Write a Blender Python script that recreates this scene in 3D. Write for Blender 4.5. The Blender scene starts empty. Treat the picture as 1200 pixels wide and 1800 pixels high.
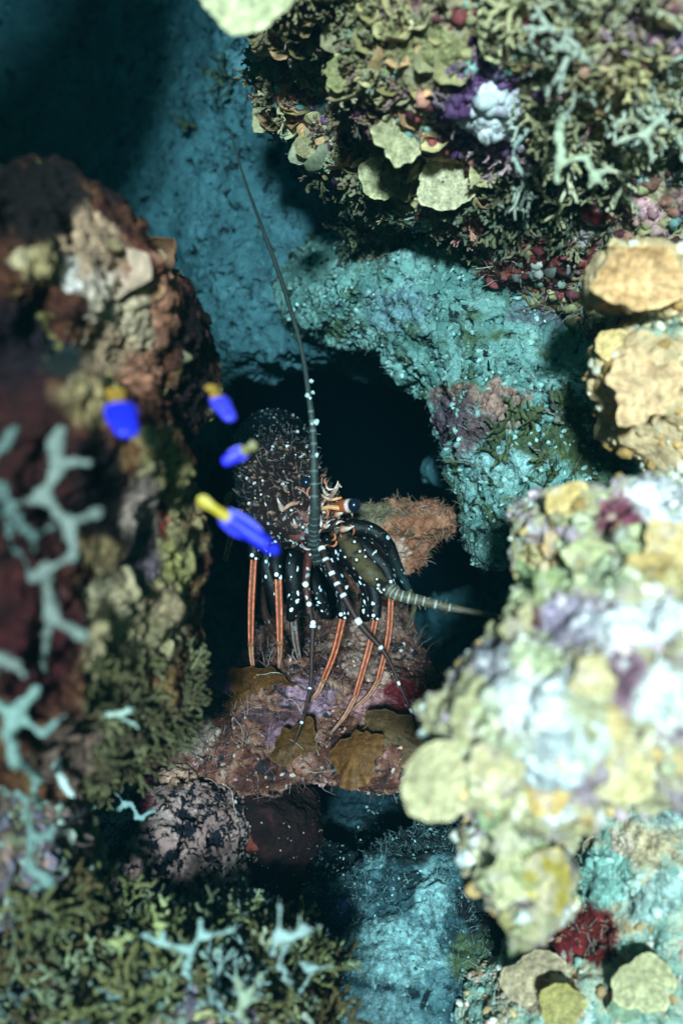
import bpy, math, random
import numpy as np
from mathutils import Vector, Matrix
from mathutils.bvhtree import BVHTree
SC = bpy.context.scene
COL = SC.collection
CAMZ = 0.75
# ------------------------------------------------------------------ camera
cd = bpy.data.cameras.new("camera"); cam = bpy.data.objects.new("camera", cd); COL.objects.link(cam)
cam.location = (0, 0, CAMZ); cam.rotation_euler = (math.radians(90), 0, 0)
cd.sensor_fit = 'VERTICAL'; cd.sensor_height = 24.0; cd.lens = 12 / 0.45
cd.clip_start = 0.01; cd.clip_end = 100
cd.dof.use_dof = True; cd.dof.focus_distance = 0.965; cd.dof.aperture_fstop = 2.3
SC.camera = cam
# ------------------------------------------------------------------ light
SUN_EL, SUN_AZ = 4.5, -2.5        # height of the light, and how far it stands to the right behind the camera
wd = bpy.data.worlds.new("World"); SC.world = wd; wd.use_nodes = True
nt = wd.node_tree; nt.nodes.clear()
sky = nt.nodes.new('ShaderNodeTexSky'); sky.sky_type = 'NISHITA'; sky.sun_disc = False
sky.sun_elevation = math.radians(SUN_EL); sky.sun_rotation = math.radians(180 - SUN_AZ)
mul = nt.nodes.new('ShaderNodeMix'); mul.data_type = 'RGBA'; mul.blend_type = 'MULTIPLY'; mul.inputs[0].default_value = 1
mul.inputs[7].default_value = (0.10, 0.62, 0.72, 1)      # daylight filtered by the water above
bg = nt.nodes.new('ShaderNodeBackground'); bg.inputs[1].default_value = 0.05
wo = nt.nodes.new('ShaderNodeOutputWorld')
nt.links.new(sky.outputs[0], mul.inputs[6]); nt.links.new(mul.outputs[2], bg.inputs[0]); nt.links.new(bg.outputs[0], wo.inputs[0])
ld = bpy.data.lights.new("sun", 'SUN'); ld.energy = 5.0; ld.angle = math.radians(5.0); ld.color = (1, 0.93, 0.87)
sun = bpy.data.objects.new("sun", ld); COL.objects.link(sun)
e, a = math.radians(SUN_EL), math.radians(SUN_AZ)
sdir = Vector((math.sin(a) * math.cos(e), -math.cos(a) * math.cos(e), math.sin(e)))
sun.rotation_euler = sdir.to_track_quat('Z', 'Y').to_euler(); sun.location = sdir * 5
SC.view_settings.view_transform = 'Standard'; SC.view_settings.look = 'None'
SC.view_settings.exposure = 1.85; SC.view_settings.gamma = 1
SC.cycles.max_bounces = 6; SC.cycles.volume_bounces = 0; SC.cycles.use_denoising = True
SC.cycles.volume_step_rate = 4

# ------------------------------------------------------------------ helpers
def W(px, py, d):
    return np.array([(px - 600) * .0005 * d, d, CAMZ - (py - 900) * .0005 * d])
def to_px(v):
    d = np.maximum(v[:, 1], .05)
    return v[:, 0] / d / .0005 + 600, 900 - (v[:, 2] - CAMZ) / d / .0005
def _h(ix, iy, iz, seed):
    h = (ix * np.uint32(374761393) + iy * np.uint32(668265263) + iz * np.uint32(2147483647 - 99999) + np.uint32(seed * 7919 + 13)) & np.uint32(0xffffffff)
    h = (h ^ (h >> np.uint32(13))) * np.uint32(1274126177)
    h = (h ^ (h >> np.uint32(16))) * np.uint32(2246822519)
    return (h ^ (h >> np.uint32(15))).astype(np.float32) / np.float32(4294967296.0)
def vn(p, seed=0):
    """value noise 0..1"""
    f = np.floor(p); t = (p - f).astype(np.float32); t = t * t * (3 - 2 * t)
    i = f.astype(np.int64).astype(np.uint32)
    o = np.uint32(1); x, y, z = i[:, 0], i[:, 1], i[:, 2]
    def L(a, b, k): return a + (b - a) * k
    a = L(L(_h(x, y, z, seed), _h(x + o, y, z, seed), t[:, 0]), L(_h(x, y + o, z, seed), _h(x + o, y + o, z, seed), t[:, 0]), t[:, 1])
    b = L(L(_h(x, y, z + o, seed), _h(x + o, y, z + o, seed), t[:, 0]), L(_h(x, y + o, z + o, seed), _h(x + o, y + o, z + o, seed), t[:, 0]), t[:, 1])
    return L(a, b, t[:, 2])
def fbm(p, oct=3, seed=0, gain=.5):
    s = 0; w = 1; tot = 0
    for k in range(oct):
        s = s + w * (vn(p * 2.03 ** k + 17.3 * k, seed + k) - .5); tot += w; w *= gain
    return s / tot * 2
def worley(p, seed=0):
    f = np.floor(p); i = f.astype(np.int64); best = np.full(len(p), 9., np.float32)
    for dx in (-1, 0, 1):
        for dy in (-1, 0, 1):
            for dz in (-1, 0, 1):
                c = i + np.array([dx, dy, dz]); u = c.astype(np.uint32)
                x, y, z = u[:, 0], u[:, 1], u[:, 2]
                q = c + np.stack([_h(x, y, z, seed), _h(x, y, z, seed + 1), _h(x, y, z, seed + 2)], 1)
                best = np.minimum(best, ((q - p) ** 2).sum(1))
    return np.sqrt(best)

def make_mesh(name, v, faces, col=None, mat=None, parent=None, smooth=True, extra=None):
    """v (n,3); faces (m,k) array or list of arrays"""
    me = bpy.data.meshes.new(name)
    if not isinstance(faces, list): faces = [faces]
    faces = [f for f in faces if len(f)]
    v = np.asarray(v, np.float32)
    me.vertices.add(len(v)); me.vertices.foreach_set('co', v.ravel())
    nl = sum(f.size for f in faces); nf = sum(len(f) for f in faces)
    me.loops.add(nl); me.loops.foreach_set('vertex_index', np.concatenate([f.ravel() for f in faces]).astype(np.int32))
    me.polygons.add(nf)
    sizes = np.concatenate([np.full(len(f), f.shape[1]) for f in faces])
    starts = np.concatenate([[0], np.cumsum(sizes)[:-1]]).astype(np.int32)
    me.polygons.foreach_set('loop_start', starts)
    me.update(calc_edges=True); me.validate()
    if smooth: me.polygons.foreach_set('use_smooth', np.ones(len(me.polygons), bool))
    if col is not None: set_col(me, 'Col', col)
    for k, c in (extra or {}).items(): set_col(me, k, c)
    o = bpy.data.objects.new(name, me); COL.objects.link(o)
    if mat is not None: me.materials.append(mat)
    if parent is not None: o.parent = parent
    return o
def set_col(me, name, c):
    c = np.asarray(c, np.float32)
    if c.shape[1] == 3: c = np.hstack([c, np.ones((len(c), 1), np.float32)])
    at = me.attributes.new(name, 'FLOAT_COLOR', 'POINT'); at.data.foreach_set('color', c.ravel())
def tag(o, label, cat, group=None, kind=None):
    if label: o['label'] = label
    if cat: o['category'] = cat
    if group: o['group'] = group
    if kind: o['kind'] = kind
    return o
def empty(name, loc):
    o = bpy.data.objects.new(name, None); COL.objects.link(o); o.location = loc; o.empty_display_size = .02; return o

# --- distance fields turned into meshes (surface nets)
def surface_nets(f, org, h):
    ins = f < 0
    nx, ny, nz = f.shape
    cx, cy, cz = nx - 1, ny - 1, nz - 1
    cnt = np.zeros((cx, cy, cz), np.int8)
    for a in (0, 1):
        for b in (0, 1):
            for c in (0, 1): cnt += ins[a:a + cx, b:b + cy, c:c + cz]
    act = (cnt > 0) & (cnt < 8)
    idx = np.full(act.shape, -1, np.int64); I = np.argwhere(act); idx[act] = np.arange(len(I))
    acc = np.zeros((len(I), 3)); n = np.zeros(len(I))
    i, j, k = I.T
    for ax in range(3):
        for u in (0, 1):
            for w in (0, 1):
                o0 = [0, 0, 0]; oth = [q for q in range(3) if q != ax]; o0[oth[0]] = u; o0[oth[1]] = w
                o1 = list(o0); o1[ax] = 1
                f0 = f[i + o0[0], j + o0[1], k + o0[2]]; f1 = f[i + o1[0], j + o1[1], k + o1[2]]
                m = (f0 < 0) != (f1 < 0)
                t = np.where(m, f0 / np.where(m, f0 - f1, 1), 0)
                pt = np.tile(np.array(o0, float), (len(I), 1)); pt[:, ax] += t
                acc[m] += pt[m]; n[m] += 1
    v = (I + acc / n[:, None]) * h + org
    quads = []
    for ax in range(3):
        sl0 = [slice(None)] * 3; sl1 = [slice(None)] * 3; sl0[ax] = slice(0, -1); sl1[ax] = slice(1, None)
        A, B = ins[tuple(sl0)], ins[tuple(sl1)]
        E = np.argwhere(A != B)
        oth = [q for q in range(3) if q != ax]
        ok = np.ones(len(E), bool)
        for q in oth: ok &= (E[:, q] > 0) & (E[:, q] < f.shape[q] - 1)
        E = E[ok]
        a = A[tuple(E.T)]
        def cell(du, dw):
            c = E.copy(); c[:, oth[0]] += du; c[:, oth[1]] += dw
            return idx[tuple(c.T)]
        q = np.stack([cell(-1, -1), cell(0, -1), cell(0, 0), cell(-1, 0)], 1)
        flip = a if ax != 1 else ~a
        q[~flip] = q[~flip][:, ::-1]
        quads.append(q)
    return v, np.concatenate(quads)
def smin(a, b, k):
    h = np.clip(.5 + .5 * (b - a) / k, 0, 1); return b * (1 - h) + a * h - k * h * (1 - h)
def field(bounds, h, fn):
    lo, hi = np.array(bounds[0], float), np.array(bounds[1], float)
    n = np.ceil((hi - lo) / h).astype(int) + 1
    g = np.stack(np.meshgrid(*[lo[a] + h * np.arange(n[a]) for a in range(3)], indexing='ij'), -1).astype(np.float32)
    f = fn(g)
    big = .5 * h      # close the shape at the edge of its box
    f[0], f[-1] = big, big; f[:, 0], f[:, -1] = big, big; f[:, :, 0], f[:, :, -1] = big, big
    return surface_nets(f, lo, h)
def blob_field(blobs, k=.02, cuts=(), ck=.01):
    """blobs: (px, py, d, rx_px, rz_px, ry metres) ellipsoids"""
    def one(g, b):
        c = W(b[0], b[1], b[2]); s = .0005 * b[2]
        r = np.array([b[3] * s, b[5], b[4] * s], np.float32)
        q = (g - c.astype(np.float32)) / r
        return (np.sqrt((q * q).sum(-1)) - 1) * r.min()
    def fn(g):
        f = None
        for b in blobs:
            e = one(g, b); f = e if f is None else smin(f, e, k)
        for b in cuts: f = -smin(-f, one(g, b), ck)
        return f
    lo = np.full(3, 9.); hi = -lo
    for b in blobs:
        c = W(b[0], b[1], b[2]); s = .0005 * b[2]; r = np.array([b[3] * s, b[5], b[4] * s])
        lo = np.minimum(lo, c - r - k); hi = np.maximum(hi, c + r + k)
    return fn, (lo - .035, hi + .035)

def subdiv(v, q, lev):
    if lev == 0: return v, q
    o = make_mesh('tmp', v, q, smooth=False)
    m = o.modifiers.new('s', 'SUBSURF'); m.levels = lev; m.render_levels = lev
    dg = bpy.context.evaluated_depsgraph_get(); me = bpy.data.meshes.new_from_object(o.evaluated_get(dg))
    nv = np.empty(len(me.vertices) * 3, np.float32); me.vertices.foreach_get('co', nv)
    nq = np.empty(len(me.loops), np.int32); me.loops.foreach_get('vertex_index', nq)
    om = o.data; bpy.data.objects.remove(o); bpy.data.meshes.remove(om); bpy.data.meshes.remove(me)
    return nv.reshape(-1, 3), nq.reshape(-1, 4)
def normals(v, q):
    n = np.zeros_like(v)
    fn_ = np.cross(v[q[:, 2]] - v[q[:, 0]], v[q[:, 3 if q.shape[1] == 4 else 1]] - v[q[:, 1 if q.shape[1] == 4 else 0]])
    if q.shape[1] == 3: fn_ = -fn_
    for c in range(q.shape[1]):
        for a in range(3): n[:, a] += np.bincount(q[:, c], fn_[:, a], len(v))
    return n / np.maximum(np.linalg.norm(n, axis=1), 1e-12)[:, None]
ROCKS = {}
def rock(key, name, v, q, lev, mat, disp, paint=(), label=None, cat=None, kind=None, seed=0, wob=14, group=None):
    """disp: list of (type, amplitude m, feature size m)"""
    v, q = subdiv(v, q, lev)
    v = v.astype(np.float64)
    for n_, (typ, amp, size) in enumerate(disp):
        nn = normals(v, q)
        if typ == 'fbm': h = fbm(v / size, 3, seed + 11 * n_)
        elif typ == 'rough': h = fbm(v / size, 4, seed + 11 * n_, .7)
        elif typ == 'ridge': h = 1 - 2 * np.abs(fbm(v / size, 3, seed + 11 * n_, .6)) * 1.6
        elif typ == 'knob':
            w = worley(v / size, seed + 11 * n_); h = 1 - w * 1.5; h = np.maximum(h, -.6)
        elif typ == 'pit':
            w = vn(v / size, seed + 11 * n_) * .6 + .4 * vn(v / size * 2.1, seed + 5 + n_); h = -np.clip((w - .62) * 9, 0, 1)
        v = v + nn * (h * amp)[:, None]
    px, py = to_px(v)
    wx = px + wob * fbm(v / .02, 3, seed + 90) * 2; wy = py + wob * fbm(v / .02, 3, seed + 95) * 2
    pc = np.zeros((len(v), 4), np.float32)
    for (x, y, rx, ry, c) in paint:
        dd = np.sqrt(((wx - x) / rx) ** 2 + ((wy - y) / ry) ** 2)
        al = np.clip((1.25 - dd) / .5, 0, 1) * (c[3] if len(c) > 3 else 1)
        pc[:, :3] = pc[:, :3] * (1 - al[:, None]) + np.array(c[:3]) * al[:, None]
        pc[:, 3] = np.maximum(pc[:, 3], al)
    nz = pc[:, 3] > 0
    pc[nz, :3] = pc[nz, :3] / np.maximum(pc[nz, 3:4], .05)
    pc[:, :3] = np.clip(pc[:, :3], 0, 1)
    o = make_mesh(name, v, q, mat=mat, extra={'paint': pc})
    tag(o, label, cat, group, kind)
    ROCKS[key] = (v, q, normals(v, q), BVHTree.FromPolygons(v[:, :].tolist(), q.tolist()) if key in NEED_BVH else None, pc)
    return o
NEED_BVH = {'left', 'head', 'over', 'silt', 'ledge', 'low', 'mound', 'crust', 'wall', 'peach', 'pocked'}
def hit(key, px, py):
    b = ROCKS[key][3]; o = Vector((0, 0, CAMZ)); d = Vector(W(px, py, 1.)) - o; d.normalize()
    r = b.ray_cast(o, d)
    if r[0] is None:
        n = b.find_nearest(Vector(W(px, py, .8))); return np.array(n[0]), np.array(n[1])
    return np.array(r[0]), np.array(r[1])

# ------------------------------------------------------------------ materials
def newmat(name):
    m = bpy.data.materials.new(name); m.use_nodes = True; n = m.node_tree; n.nodes.clear()
    out = n.nodes.new('ShaderNodeOutputMaterial'); b = n.nodes.new('ShaderNodeBsdfPrincipled')
    n.links.new(b.outputs[0], out.inputs[0]); return m, n, b
def N_noise(n, tc, scale, detail=5, rough=.6, dist=0.):
    t = n.nodes.new('ShaderNodeTexNoise'); t.inputs['Scale'].default_value = scale; t.inputs['Detail'].default_value = detail
    t.inputs['Roughness'].default_value = rough; t.inputs['Distortion'].default_value = dist
    n.links.new(tc, t.inputs['Vector']); return t.outputs[0]
def N_ramp(n, fac, stops, interp='LINEAR'):
    r = n.nodes.new('ShaderNodeValToRGB'); r.color_ramp.interpolation = interp
    el = r.color_ramp.elements
    while len(el) < len(stops): el.new(.5)
    for e_, (p, c) in zip(el, stops):
        e_.position = p; e_.color = (*c, 1) if not isinstance(c, (int, float)) else (c, c, c, 1)
    n.links.new(fac, r.inputs[0]); return r.outputs[0]
def N_mix(n, fac, a, b, mode='MIX'):
    m = n.nodes.new('ShaderNodeMix'); m.data_type = 'RGBA'; m.blend_type = mode
    for s, k in ((fac, 0), (a, 6), (b, 7)):
        if isinstance(s, (int, float)): m.inputs[k].default_value = s
        elif isinstance(s, tuple): m.inputs[k].default_value = (*s, 1)
        else: n.links.new(s, m.inputs[k])
    return m.outputs[2]
def N_math(n, op, a, b, clamp=False):
    m = n.nodes.new('ShaderNodeMath'); m.operation = op; m.use_clamp = clamp
    for k, s in enumerate((a, b)):
        if isinstance(s, (int, float)): m.inputs[k].default_value = s
        else: n.links.new(s, m.inputs[k])
    return m.outputs[0]
def reef_mat(name, stops, s1, layers=(), bump=.5, bs=(150, 600), rough=.8, off=(0, 0, 0), bd=.004):
    """stops: base colour ramp over noise of scale s1; layers: (colour, scale, lo, hi, distortion)"""
    m, n, b = newmat(name)
    tcn = n.nodes.new('ShaderNodeTexCoord'); mp = n.nodes.new('ShaderNodeMapping'); mp.inputs[1].default_value = off
    n.links.new(tcn.outputs['Object'], mp.inputs[0]); tc = mp.outputs[0]
    c = N_ramp(n, N_noise(n, tc, s1, 7, .68, .4), stops)
    for (colr, sc, lo, hi, ds) in layers:
        mask = N_ramp(n, N_noise(n, tc, sc, 5, .65, ds), [(lo, 0.), (hi, 1.)])
        c = N_mix(n, mask, c, colr)
    at = n.nodes.new('ShaderNodeAttribute'); at.attribute_name = 'paint'
    nz = N_noise(n, tc, 130, 6, .7)
    k = N_math(n, 'MULTIPLY', N_math(n, 'SUBTRACT', nz, .5), 2.4)
    k = N_math(n, 'ADD', at.outputs['Alpha'], k)
    al = N_ramp(n, k, [(.30, 0.), (.78, 1.)])
    has = N_ramp(n, at.outputs['Alpha'], [(0.0, 0.), (.12, 1.)])
    al = N_math(n, 'MULTIPLY', al, has)
    # broken tone inside a painted patch
    tone = N_mix(n, 1., N_ramp(n, N_noise(n, tc, 240, 6, .75), [(.3, .25), (.5, .9), (.68, 1.45)]), N_ramp(n, N_noise(n, tc, 60, 5, .7, .6), [(.32, .35), (.5, 1.), (.68, 1.3)]), 'MULTIPLY')
    pcol = N_mix(n, 1., at.outputs['Color'], tone, 'MULTIPLY')
    c = N_mix(n, al, c, pcol)
    n.links.new(c, b.inputs['Base Color']); b.inputs['Roughness'].default_value = rough
    b.inputs['Specular IOR Level'].default_value = .25
    hgt = N_math(n, 'ADD', N_math(n, 'MULTIPLY', N_noise(n, tc, bs[0], 5, .7), 1.), N_math(n, 'MULTIPLY', N_noise(n, tc, bs[1], 3, .7), .35))
    bn = n.nodes.new('ShaderNodeBump'); bn.inputs['Strength'].default_value = bump; bn.inputs['Distance'].default_value = bd
    n.links.new(hgt, bn.inputs['Height']); n.links.new(bn.outputs[0], b.inputs['Normal'])
    return m
def col_mat(name, var=.35, scale=150, rough=.6, bump=.3, trans=0., spec=.3):
    m, n, b = newmat(name)
    tc = n.nodes.new('ShaderNodeTexCoord').outputs['Object']
    at = n.nodes.new('ShaderNodeAttribute'); at.attribute_name = 'Col'
    nz = N_noise(n, tc, scale, 5, .65)
    tone = N_ramp(n, nz, [(.3, 1 - var), (.5, 1.), (.7, 1 + var)])
    c = N_mix(n, 1., at.outputs['Color'], tone, 'MULTIPLY')
    n.links.new(c, b.inputs['Base Color']); b.inputs['Roughness'].default_value = rough; b.inputs['Specular IOR Level'].default_value = spec
    bn = n.nodes.new('ShaderNodeBump'); bn.inputs['Strength'].default_value = bump; bn.inputs['Distance'].default_value = .001
    n.links.new(N_noise(n, tc, scale * 4, 4, .7), bn.inputs['Height']); n.links.new(bn.outputs[0], b.inputs['Normal'])
    if trans > 0:
        tr = n.nodes.new('ShaderNodeBsdfTranslucent'); n.links.new(c, tr.inputs[0])
        mx = n.nodes.new('ShaderNodeMixShader'); mx.inputs[0].default_value = trans
        n.links.new(b.outputs[0], mx.inputs[1]); n.links.new(tr.outputs[0], mx.inputs[2])
        n.links.new(mx.outputs[0], [x for x in n.nodes if x.type == 'OUTPUT_MATERIAL'][0].inputs[0])
    return m
M_growth = col_mat('reef growth', .4, 200, .7, .3, .12)
M_blade = col_mat('algae blade', .5, 200, .5, .5, .15)
M_branch = col_mat('branching algae', .25, 160, .65, .3, .08)

# ------------------------------------------------------------------ water, ground and the wall behind
OLIVE, CREAM, WHITE = (.30, .27, .11), (.62, .52, .30), (.9, .9, .85)
TEAL, DTEAL = (.13, .30, .31), (.02, .06, .07)
MAROON, PURPLE, PINK = (.06, .008, .012), (.14, .05, .17), (.55, .28, .36)

m_sand = reef_mat('sand', [(.35, (.10, .16, .16)), (.6, (.22, .30, .29))], 30, bump=.4)
gx = np.linspace(-4, 4, 121)
g = np.stack(np.meshgrid(gx, gx + 2.5, indexing='ij'), -1).reshape(-1, 2)
gz = fbm(np.hstack([g, np.zeros((len(g), 1))]) * 1.5, 4, 3) * .06
ii = (np.arange(120)[:, None] * 121 + np.arange(120)[None]).ravel()
gq = np.stack([ii, ii + 121, ii + 122, ii + 1], 1)
tag(make_mesh('seabed', np.hstack([g, gz[:, None]]), gq, mat=m_sand), 'pale silty seabed below the reef', None, kind='structure')

m_wall = reef_mat('silted rock', [(.30, (.03, .09, .11)), (.46, (.075, .19, .22)), (.60, (.13, .29, .33)), (.76, (.26, .45, .49))], 12,
                  [((.28, .44, .46), 230, .58, .72, .5), ((.06, .12, .14), 22, .56, .70, 1.), ((.008, .02, .028), 38, .60, .625, 1.2), ((.006, .014, .02), 90, .635, .655, .6)], 1., (90, 500), .85, bd=.008)
def wall_fn(g):
    x, y, z = g[..., 0], g[..., 1], g[..., 2] - CAMZ
    f = 1.17 - .50 * x + .13 * np.maximum(z, -.05) + .9 * np.maximum(-x - .12, 0)
    low = np.clip((-z - .02) / .10, 0, 1)
    f = f + low * .30
    s = (f - y) * .8
    wv = fbm(g.reshape(-1, 3) / .07, 2, 55).reshape(x.shape) * .028
    for (px, py, d, rx, rz, ry) in [(655, 758, 1.22, 135, 152, .95), (560, 728, 1.25, 175, 128, .95), (500, 900, 1.25, 200, 180, .95), (760, 960, 1.25, 150, 150, .9), (430, 700, 1.3, 90, 75, .5), (600, 1120, 1.25, 260, 110, .9), (700, 800, 1.72, 420, 300, .42)]:
        c = W(px, py, d).astype(np.float32); sc = .0005 * d
        r = np.array([rx * sc, ry, rz * sc], np.float32); q = (g - c) / r
        s = -smin(-s, (np.sqrt((q * q).sum(-1)) - 1) * r.min() + wv, .012)
    return s
v, q = field(((-.75, .9, CAMZ - .75), (.75, 1.75, CAMZ + .75)), .009, wall_fn)
rock('wall', 'reef_wall', v, q, 2, m_wall, [('fbm', .04, .16), ('rough', .018, .06), ('ridge', .005, .05), ('rough', .006, .014), ('pit', .014, .010), ('rough', .0022, .004)],
     label='blue-green silted rock wall behind the lobster hole', kind='structure', seed=4)
print('wall verts', len(ROCKS['wall'][0]))
# the rest of the reef slope, coarse, behind everything
def slope_fn(g):
    x, y, z = g[..., 0], g[..., 1], g[..., 2]
    f = (2.05 - .25 * z - y) * .9
    q = (g - np.array([0.02, 2.0, CAMZ + .10], np.float32)) / np.array([.62, 2.1, .55], np.float32)
    return np.maximum(f, -(np.sqrt((q * q).sum(-1)) - 1) * .55)
v, q = field(((-2.6, 1.4, -.2), (2.6, 4.6, 2.6)), .06, slope_fn)
rock('slope', 'reef_slope', v, q, 2, m_wall, [('fbm', .12, .5), ('fbm', .04, .15)], label='dark reef slope rising behind the rock wall', kind='structure', seed=9)

# ------------------------------------------------------------------ rocks and coral heads
def brock(key, name, blobs, h, lev, mat, disp, paint, label, cat, k=.02, cuts=(), seed=0, wob=14):
    fn, bd = blob_field(blobs, k, cuts)
    v, q = field(bd, h, fn)
    o = rock(key, name, v, q, lev, mat, disp, paint, label, cat, seed=seed, wob=wob)
    print(key, len(ROCKS[key][0])); return o

# unseen rock added behind the camera only to shade the left of the view
m_blocker = reef_mat('outcrop crust', [(.3, (.05, .03, .02)), (.5, (.18, .12, .08)), (.7, (.35, .28, .18))], 22)
def blocker_fn(g):
    f = None
    for c, r in (((-.53, -.44, CAMZ + .60), (.22, .14, .28)), ((-.50, -.44, CAMZ + .26), (.26, .13, .22)), ((-.505, -.44, CAMZ - .06), (.255, .13, .26)), ((-.54, -.44, CAMZ - .40), (.27, .13, .26)), ((-.41, -.43, CAMZ + .78), (.17, .13, .22))):
        q = (g - np.array(c, np.float32)) / np.array(r, np.float32); e_ = (np.sqrt((q * q).sum(-1)) - 1) * min(r)
        f = e_ if f is None else smin(f, e_, .05)
    return f
v, q = field(((-.86, -.66, 0), (.02, -.22, 1.84)), .02, blocker_fn)
rock('blocker', 'shade_blocker', v, q, 1, m_blocker, [('fbm', .03, .09), ('rough', .012, .03)], label='unseen rock added behind the camera to shade the left', kind='structure', seed=15)
# silt covered rock right of the hole
m_silt = reef_mat('silt and turf', [(.28, (.05, .12, .11)), (.42, (.15, .32, .29)), (.55, (.28, .50, .46)), (.72, (.52, .74, .68))], 26,
                  [((.09, .14, .06), 22, .54, .64, .5), ((.012, .03, .03), 60, .575, .61, 1.), ((.30, .24, .20), 44, .63, .67, .5), ((.62, .82, .78), 210, .62, .72, 0)], 1., (110, 480), .85, bd=.006)
brock('silt', 'silted_rock', [(790, 590, 1.1, 110, 90, 0.1), (890, 600, 1.08, 150, 120, 0.11), (860, 730, 1.04, 95, 100, 0.09), (960, 790, 1.02, 150, 130, 0.12), (1080, 700, 1.05, 120, 240, 0.12), (980, 900, 1.0, 110, 110, 0.1), (860, 930, 0.99, 38, 62, 0.04), (650, 560, 1.17, 110, 45, 0.08), (690, 530, 1.13, 120, 62, 0.07), (600, 500, 1.19, 120, 80, 0.07), (770, 500, 1.1, 100, 70, 0.08)],
      .0065, 2, m_silt, [('fbm', .016, .06), ('rough', .010, .03), ('ridge', .004, .03), ('rough', .005, .010), ('pit', .009, .011), ('rough', .0016, .004)],
      [(880, 705, 45, 40, (.55, .30, .24)), (800, 700, 40, 30, (.40, .24, .18)), (790, 740, 42, 50, (.16, .09, .12)), (845, 770, 38, 40, (.22, .13, .14)), (1020, 770, 60, 60, (.10, .13, .05)), (940, 770, 50, 30, (.10, .14, .06)),
       (970, 545, 70, 30, (.18, .20, .24)), (880, 820, 60, 40, (.42, .68, .66)), (1000, 680, 60, 25, (.5, .8, .74)), (700, 540, 60, 40, (.25, .42, .46))],
      'turquoise silt-covered rock bordering the right side of the dark hole', 'rock', k=.03, cuts=[(975, 622, .90, 62, 44, .07)], seed=21)

# orange rough rock behind the lobster's antenna
m_orange = reef_mat('orange crust', [(.32, (.10, .03, .02)), (.47, (.36, .12, .06)), (.6, (.55, .24, .14)), (.75, (.72, .42, .30))], 50,
                    [((.10, .09, .05), 30, .58, .66, .5)], .9, (180, 700), .8)
brock('orange', 'orange_sponge_rock', [(660, 915, 1.06, 75, 28, .05), (730, 928, 1.05, 44, 26, .04), (772, 914, 1.05, 18, 11, .02), (712, 962, 1.06, 34, 34, .035), (650, 1000, 1.09, 60, 36, .04)],
      .004, 2, m_orange, [('fbm', .012, .03), ('rough', .009, .018), ('rough', .004, .008), ('rough', .0012, .003)], [(640, 905, 55, 25, (.22, .17, .10)), (690, 965, 30, 20, (.75, .45, .34))],
      'orange-red crusted rock sticking out behind the lobster\'s spotted legs', 'rock', seed=31)

# ledge the lobster stands on
m_ledge = reef_mat('pink coralline crust', [(.32, (.015, .007, .008)), (.45, (.15, .045, .03)), (.55, (.36, .15, .10)), (.70, (.72, .45, .34))], 34,
                   [((.02, .022, .03), 60, .54, .60, 1.), ((.78, .66, .60), 190, .63, .70, .3), ((.30, .03, .04), 18, .60, .68, .3)], 1., (160, 650), .7, bd=.005)
brock('ledge', 'coralline_ledge', [(560, 1250, 1.03, 170, 95, .085), (430, 1280, 1.04, 110, 95, .085), (340, 1320, .99, 80, 60, .06), (700, 1270, 1.04, 90, 80, .08), (600, 1330, .97, 95, 34, .05), (425, 1345, .97, 60, 42, .05), (660, 1120, 1.12, 60, 70, .05), (640, 1180, 1.09, 120, 60, .06), (520, 1150, 1.13, 90, 60, .06), (650, 1320, .97, 70, 50, .04)],
      .005, 2, m_ledge, [('fbm', .013, .05), ('knob', .004, .014), ('rough', .0045, .008), ('rough', .0012, .003)],
      [(400, 1190, 40, 20, (.40, .16, .28)), (540, 1225, 46, 34, (.44, .24, .32)), (505, 1290, 40, 24, (.30, .15, .20)), (470, 1260, 50, 14, (.12, .05, .06)), (720, 1230, 70, 45, (.24, .02, .03)), (770, 1280, 40, 50, (.14, .012, .02)), (650, 1180, 40, 30, (.62, .36, .28)),
       (330, 1290, 60, 35, (.62, .42, .34)), (260, 1370, 30, 40, (.16, .03, .05)), (660, 1095, 40, 40, (.66, .36, .28)), (330, 1240, 40, 20, (.16, .10, .10)), (640, 1240, 40, 30, (.5, .22, .22))],
      'pink and mauve encrusted ledge under the lobster\'s feet', 'rock', k=.025, seed=41)

# dark sponge lump and the pocked pink rock beneath
m_dark = reef_mat('dark sponge', [(.35, (.006, .002, .003)), (.55, (.022, .006, .007)), (.75, (.09, .022, .02))], 45, [((.32, .20, .16), 120, .68, .74, .4)], .9, (150, 600), .8)
brock('sponge', 'dark_sponge', [(462, 1455, .97, 96, 68, .06), (420, 1400, .97, 80, 40, .05), (470, 1545, .97, 60, 40, .05), (500, 1440, .98, 50, 50, .05)], .005, 2, m_dark,
      [('fbm', .010, .04), ('rough', .0035, .008), ('rough', .001, .003)], [(443, 1492, 14, 18, (.35, .07, .05)), (480, 1390, 30, 8, (.4, .25, .2))],
      'dark maroon sponge lump under the pink ledge', 'sponge', seed=51)
m_pock = reef_mat('pocked crust', [(.30, (.16, .08, .08)), (.48, (.46, .27, .25)), (.6, (.62, .42, .38)), (.75, (.80, .66, .60))], 28,
                  [((.008, .010, .020), 58, .53, .56, .8), ((.006, .008, .014), 130, .54, .57, .4), ((.70, .36, .24), 25, .68, .74, 0)], 1., (120, 500), .8, bd=.006)
brock('pocked', 'pocked_rock', [(320, 1450, .95, 130, 110, .10), (200, 1520, .93, 130, 90, .10), (400, 1480, .98, 70, 90, .06), (270, 1600, .92, 200, 60, .1)], .006, 2, m_pock,
      [('fbm', .014, .05), ('rough', .006, .012), ('pit', .014, .010), ('pit', .008, .006), ('rough', .001, .003)], [(310, 1345, 40, 40, (.60, .34, .24)), (250, 1390, 22, 40, (.20, .03, .06))],
      'pale pink rock riddled with dark holes at lower left', 'rock', seed=61)

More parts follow.
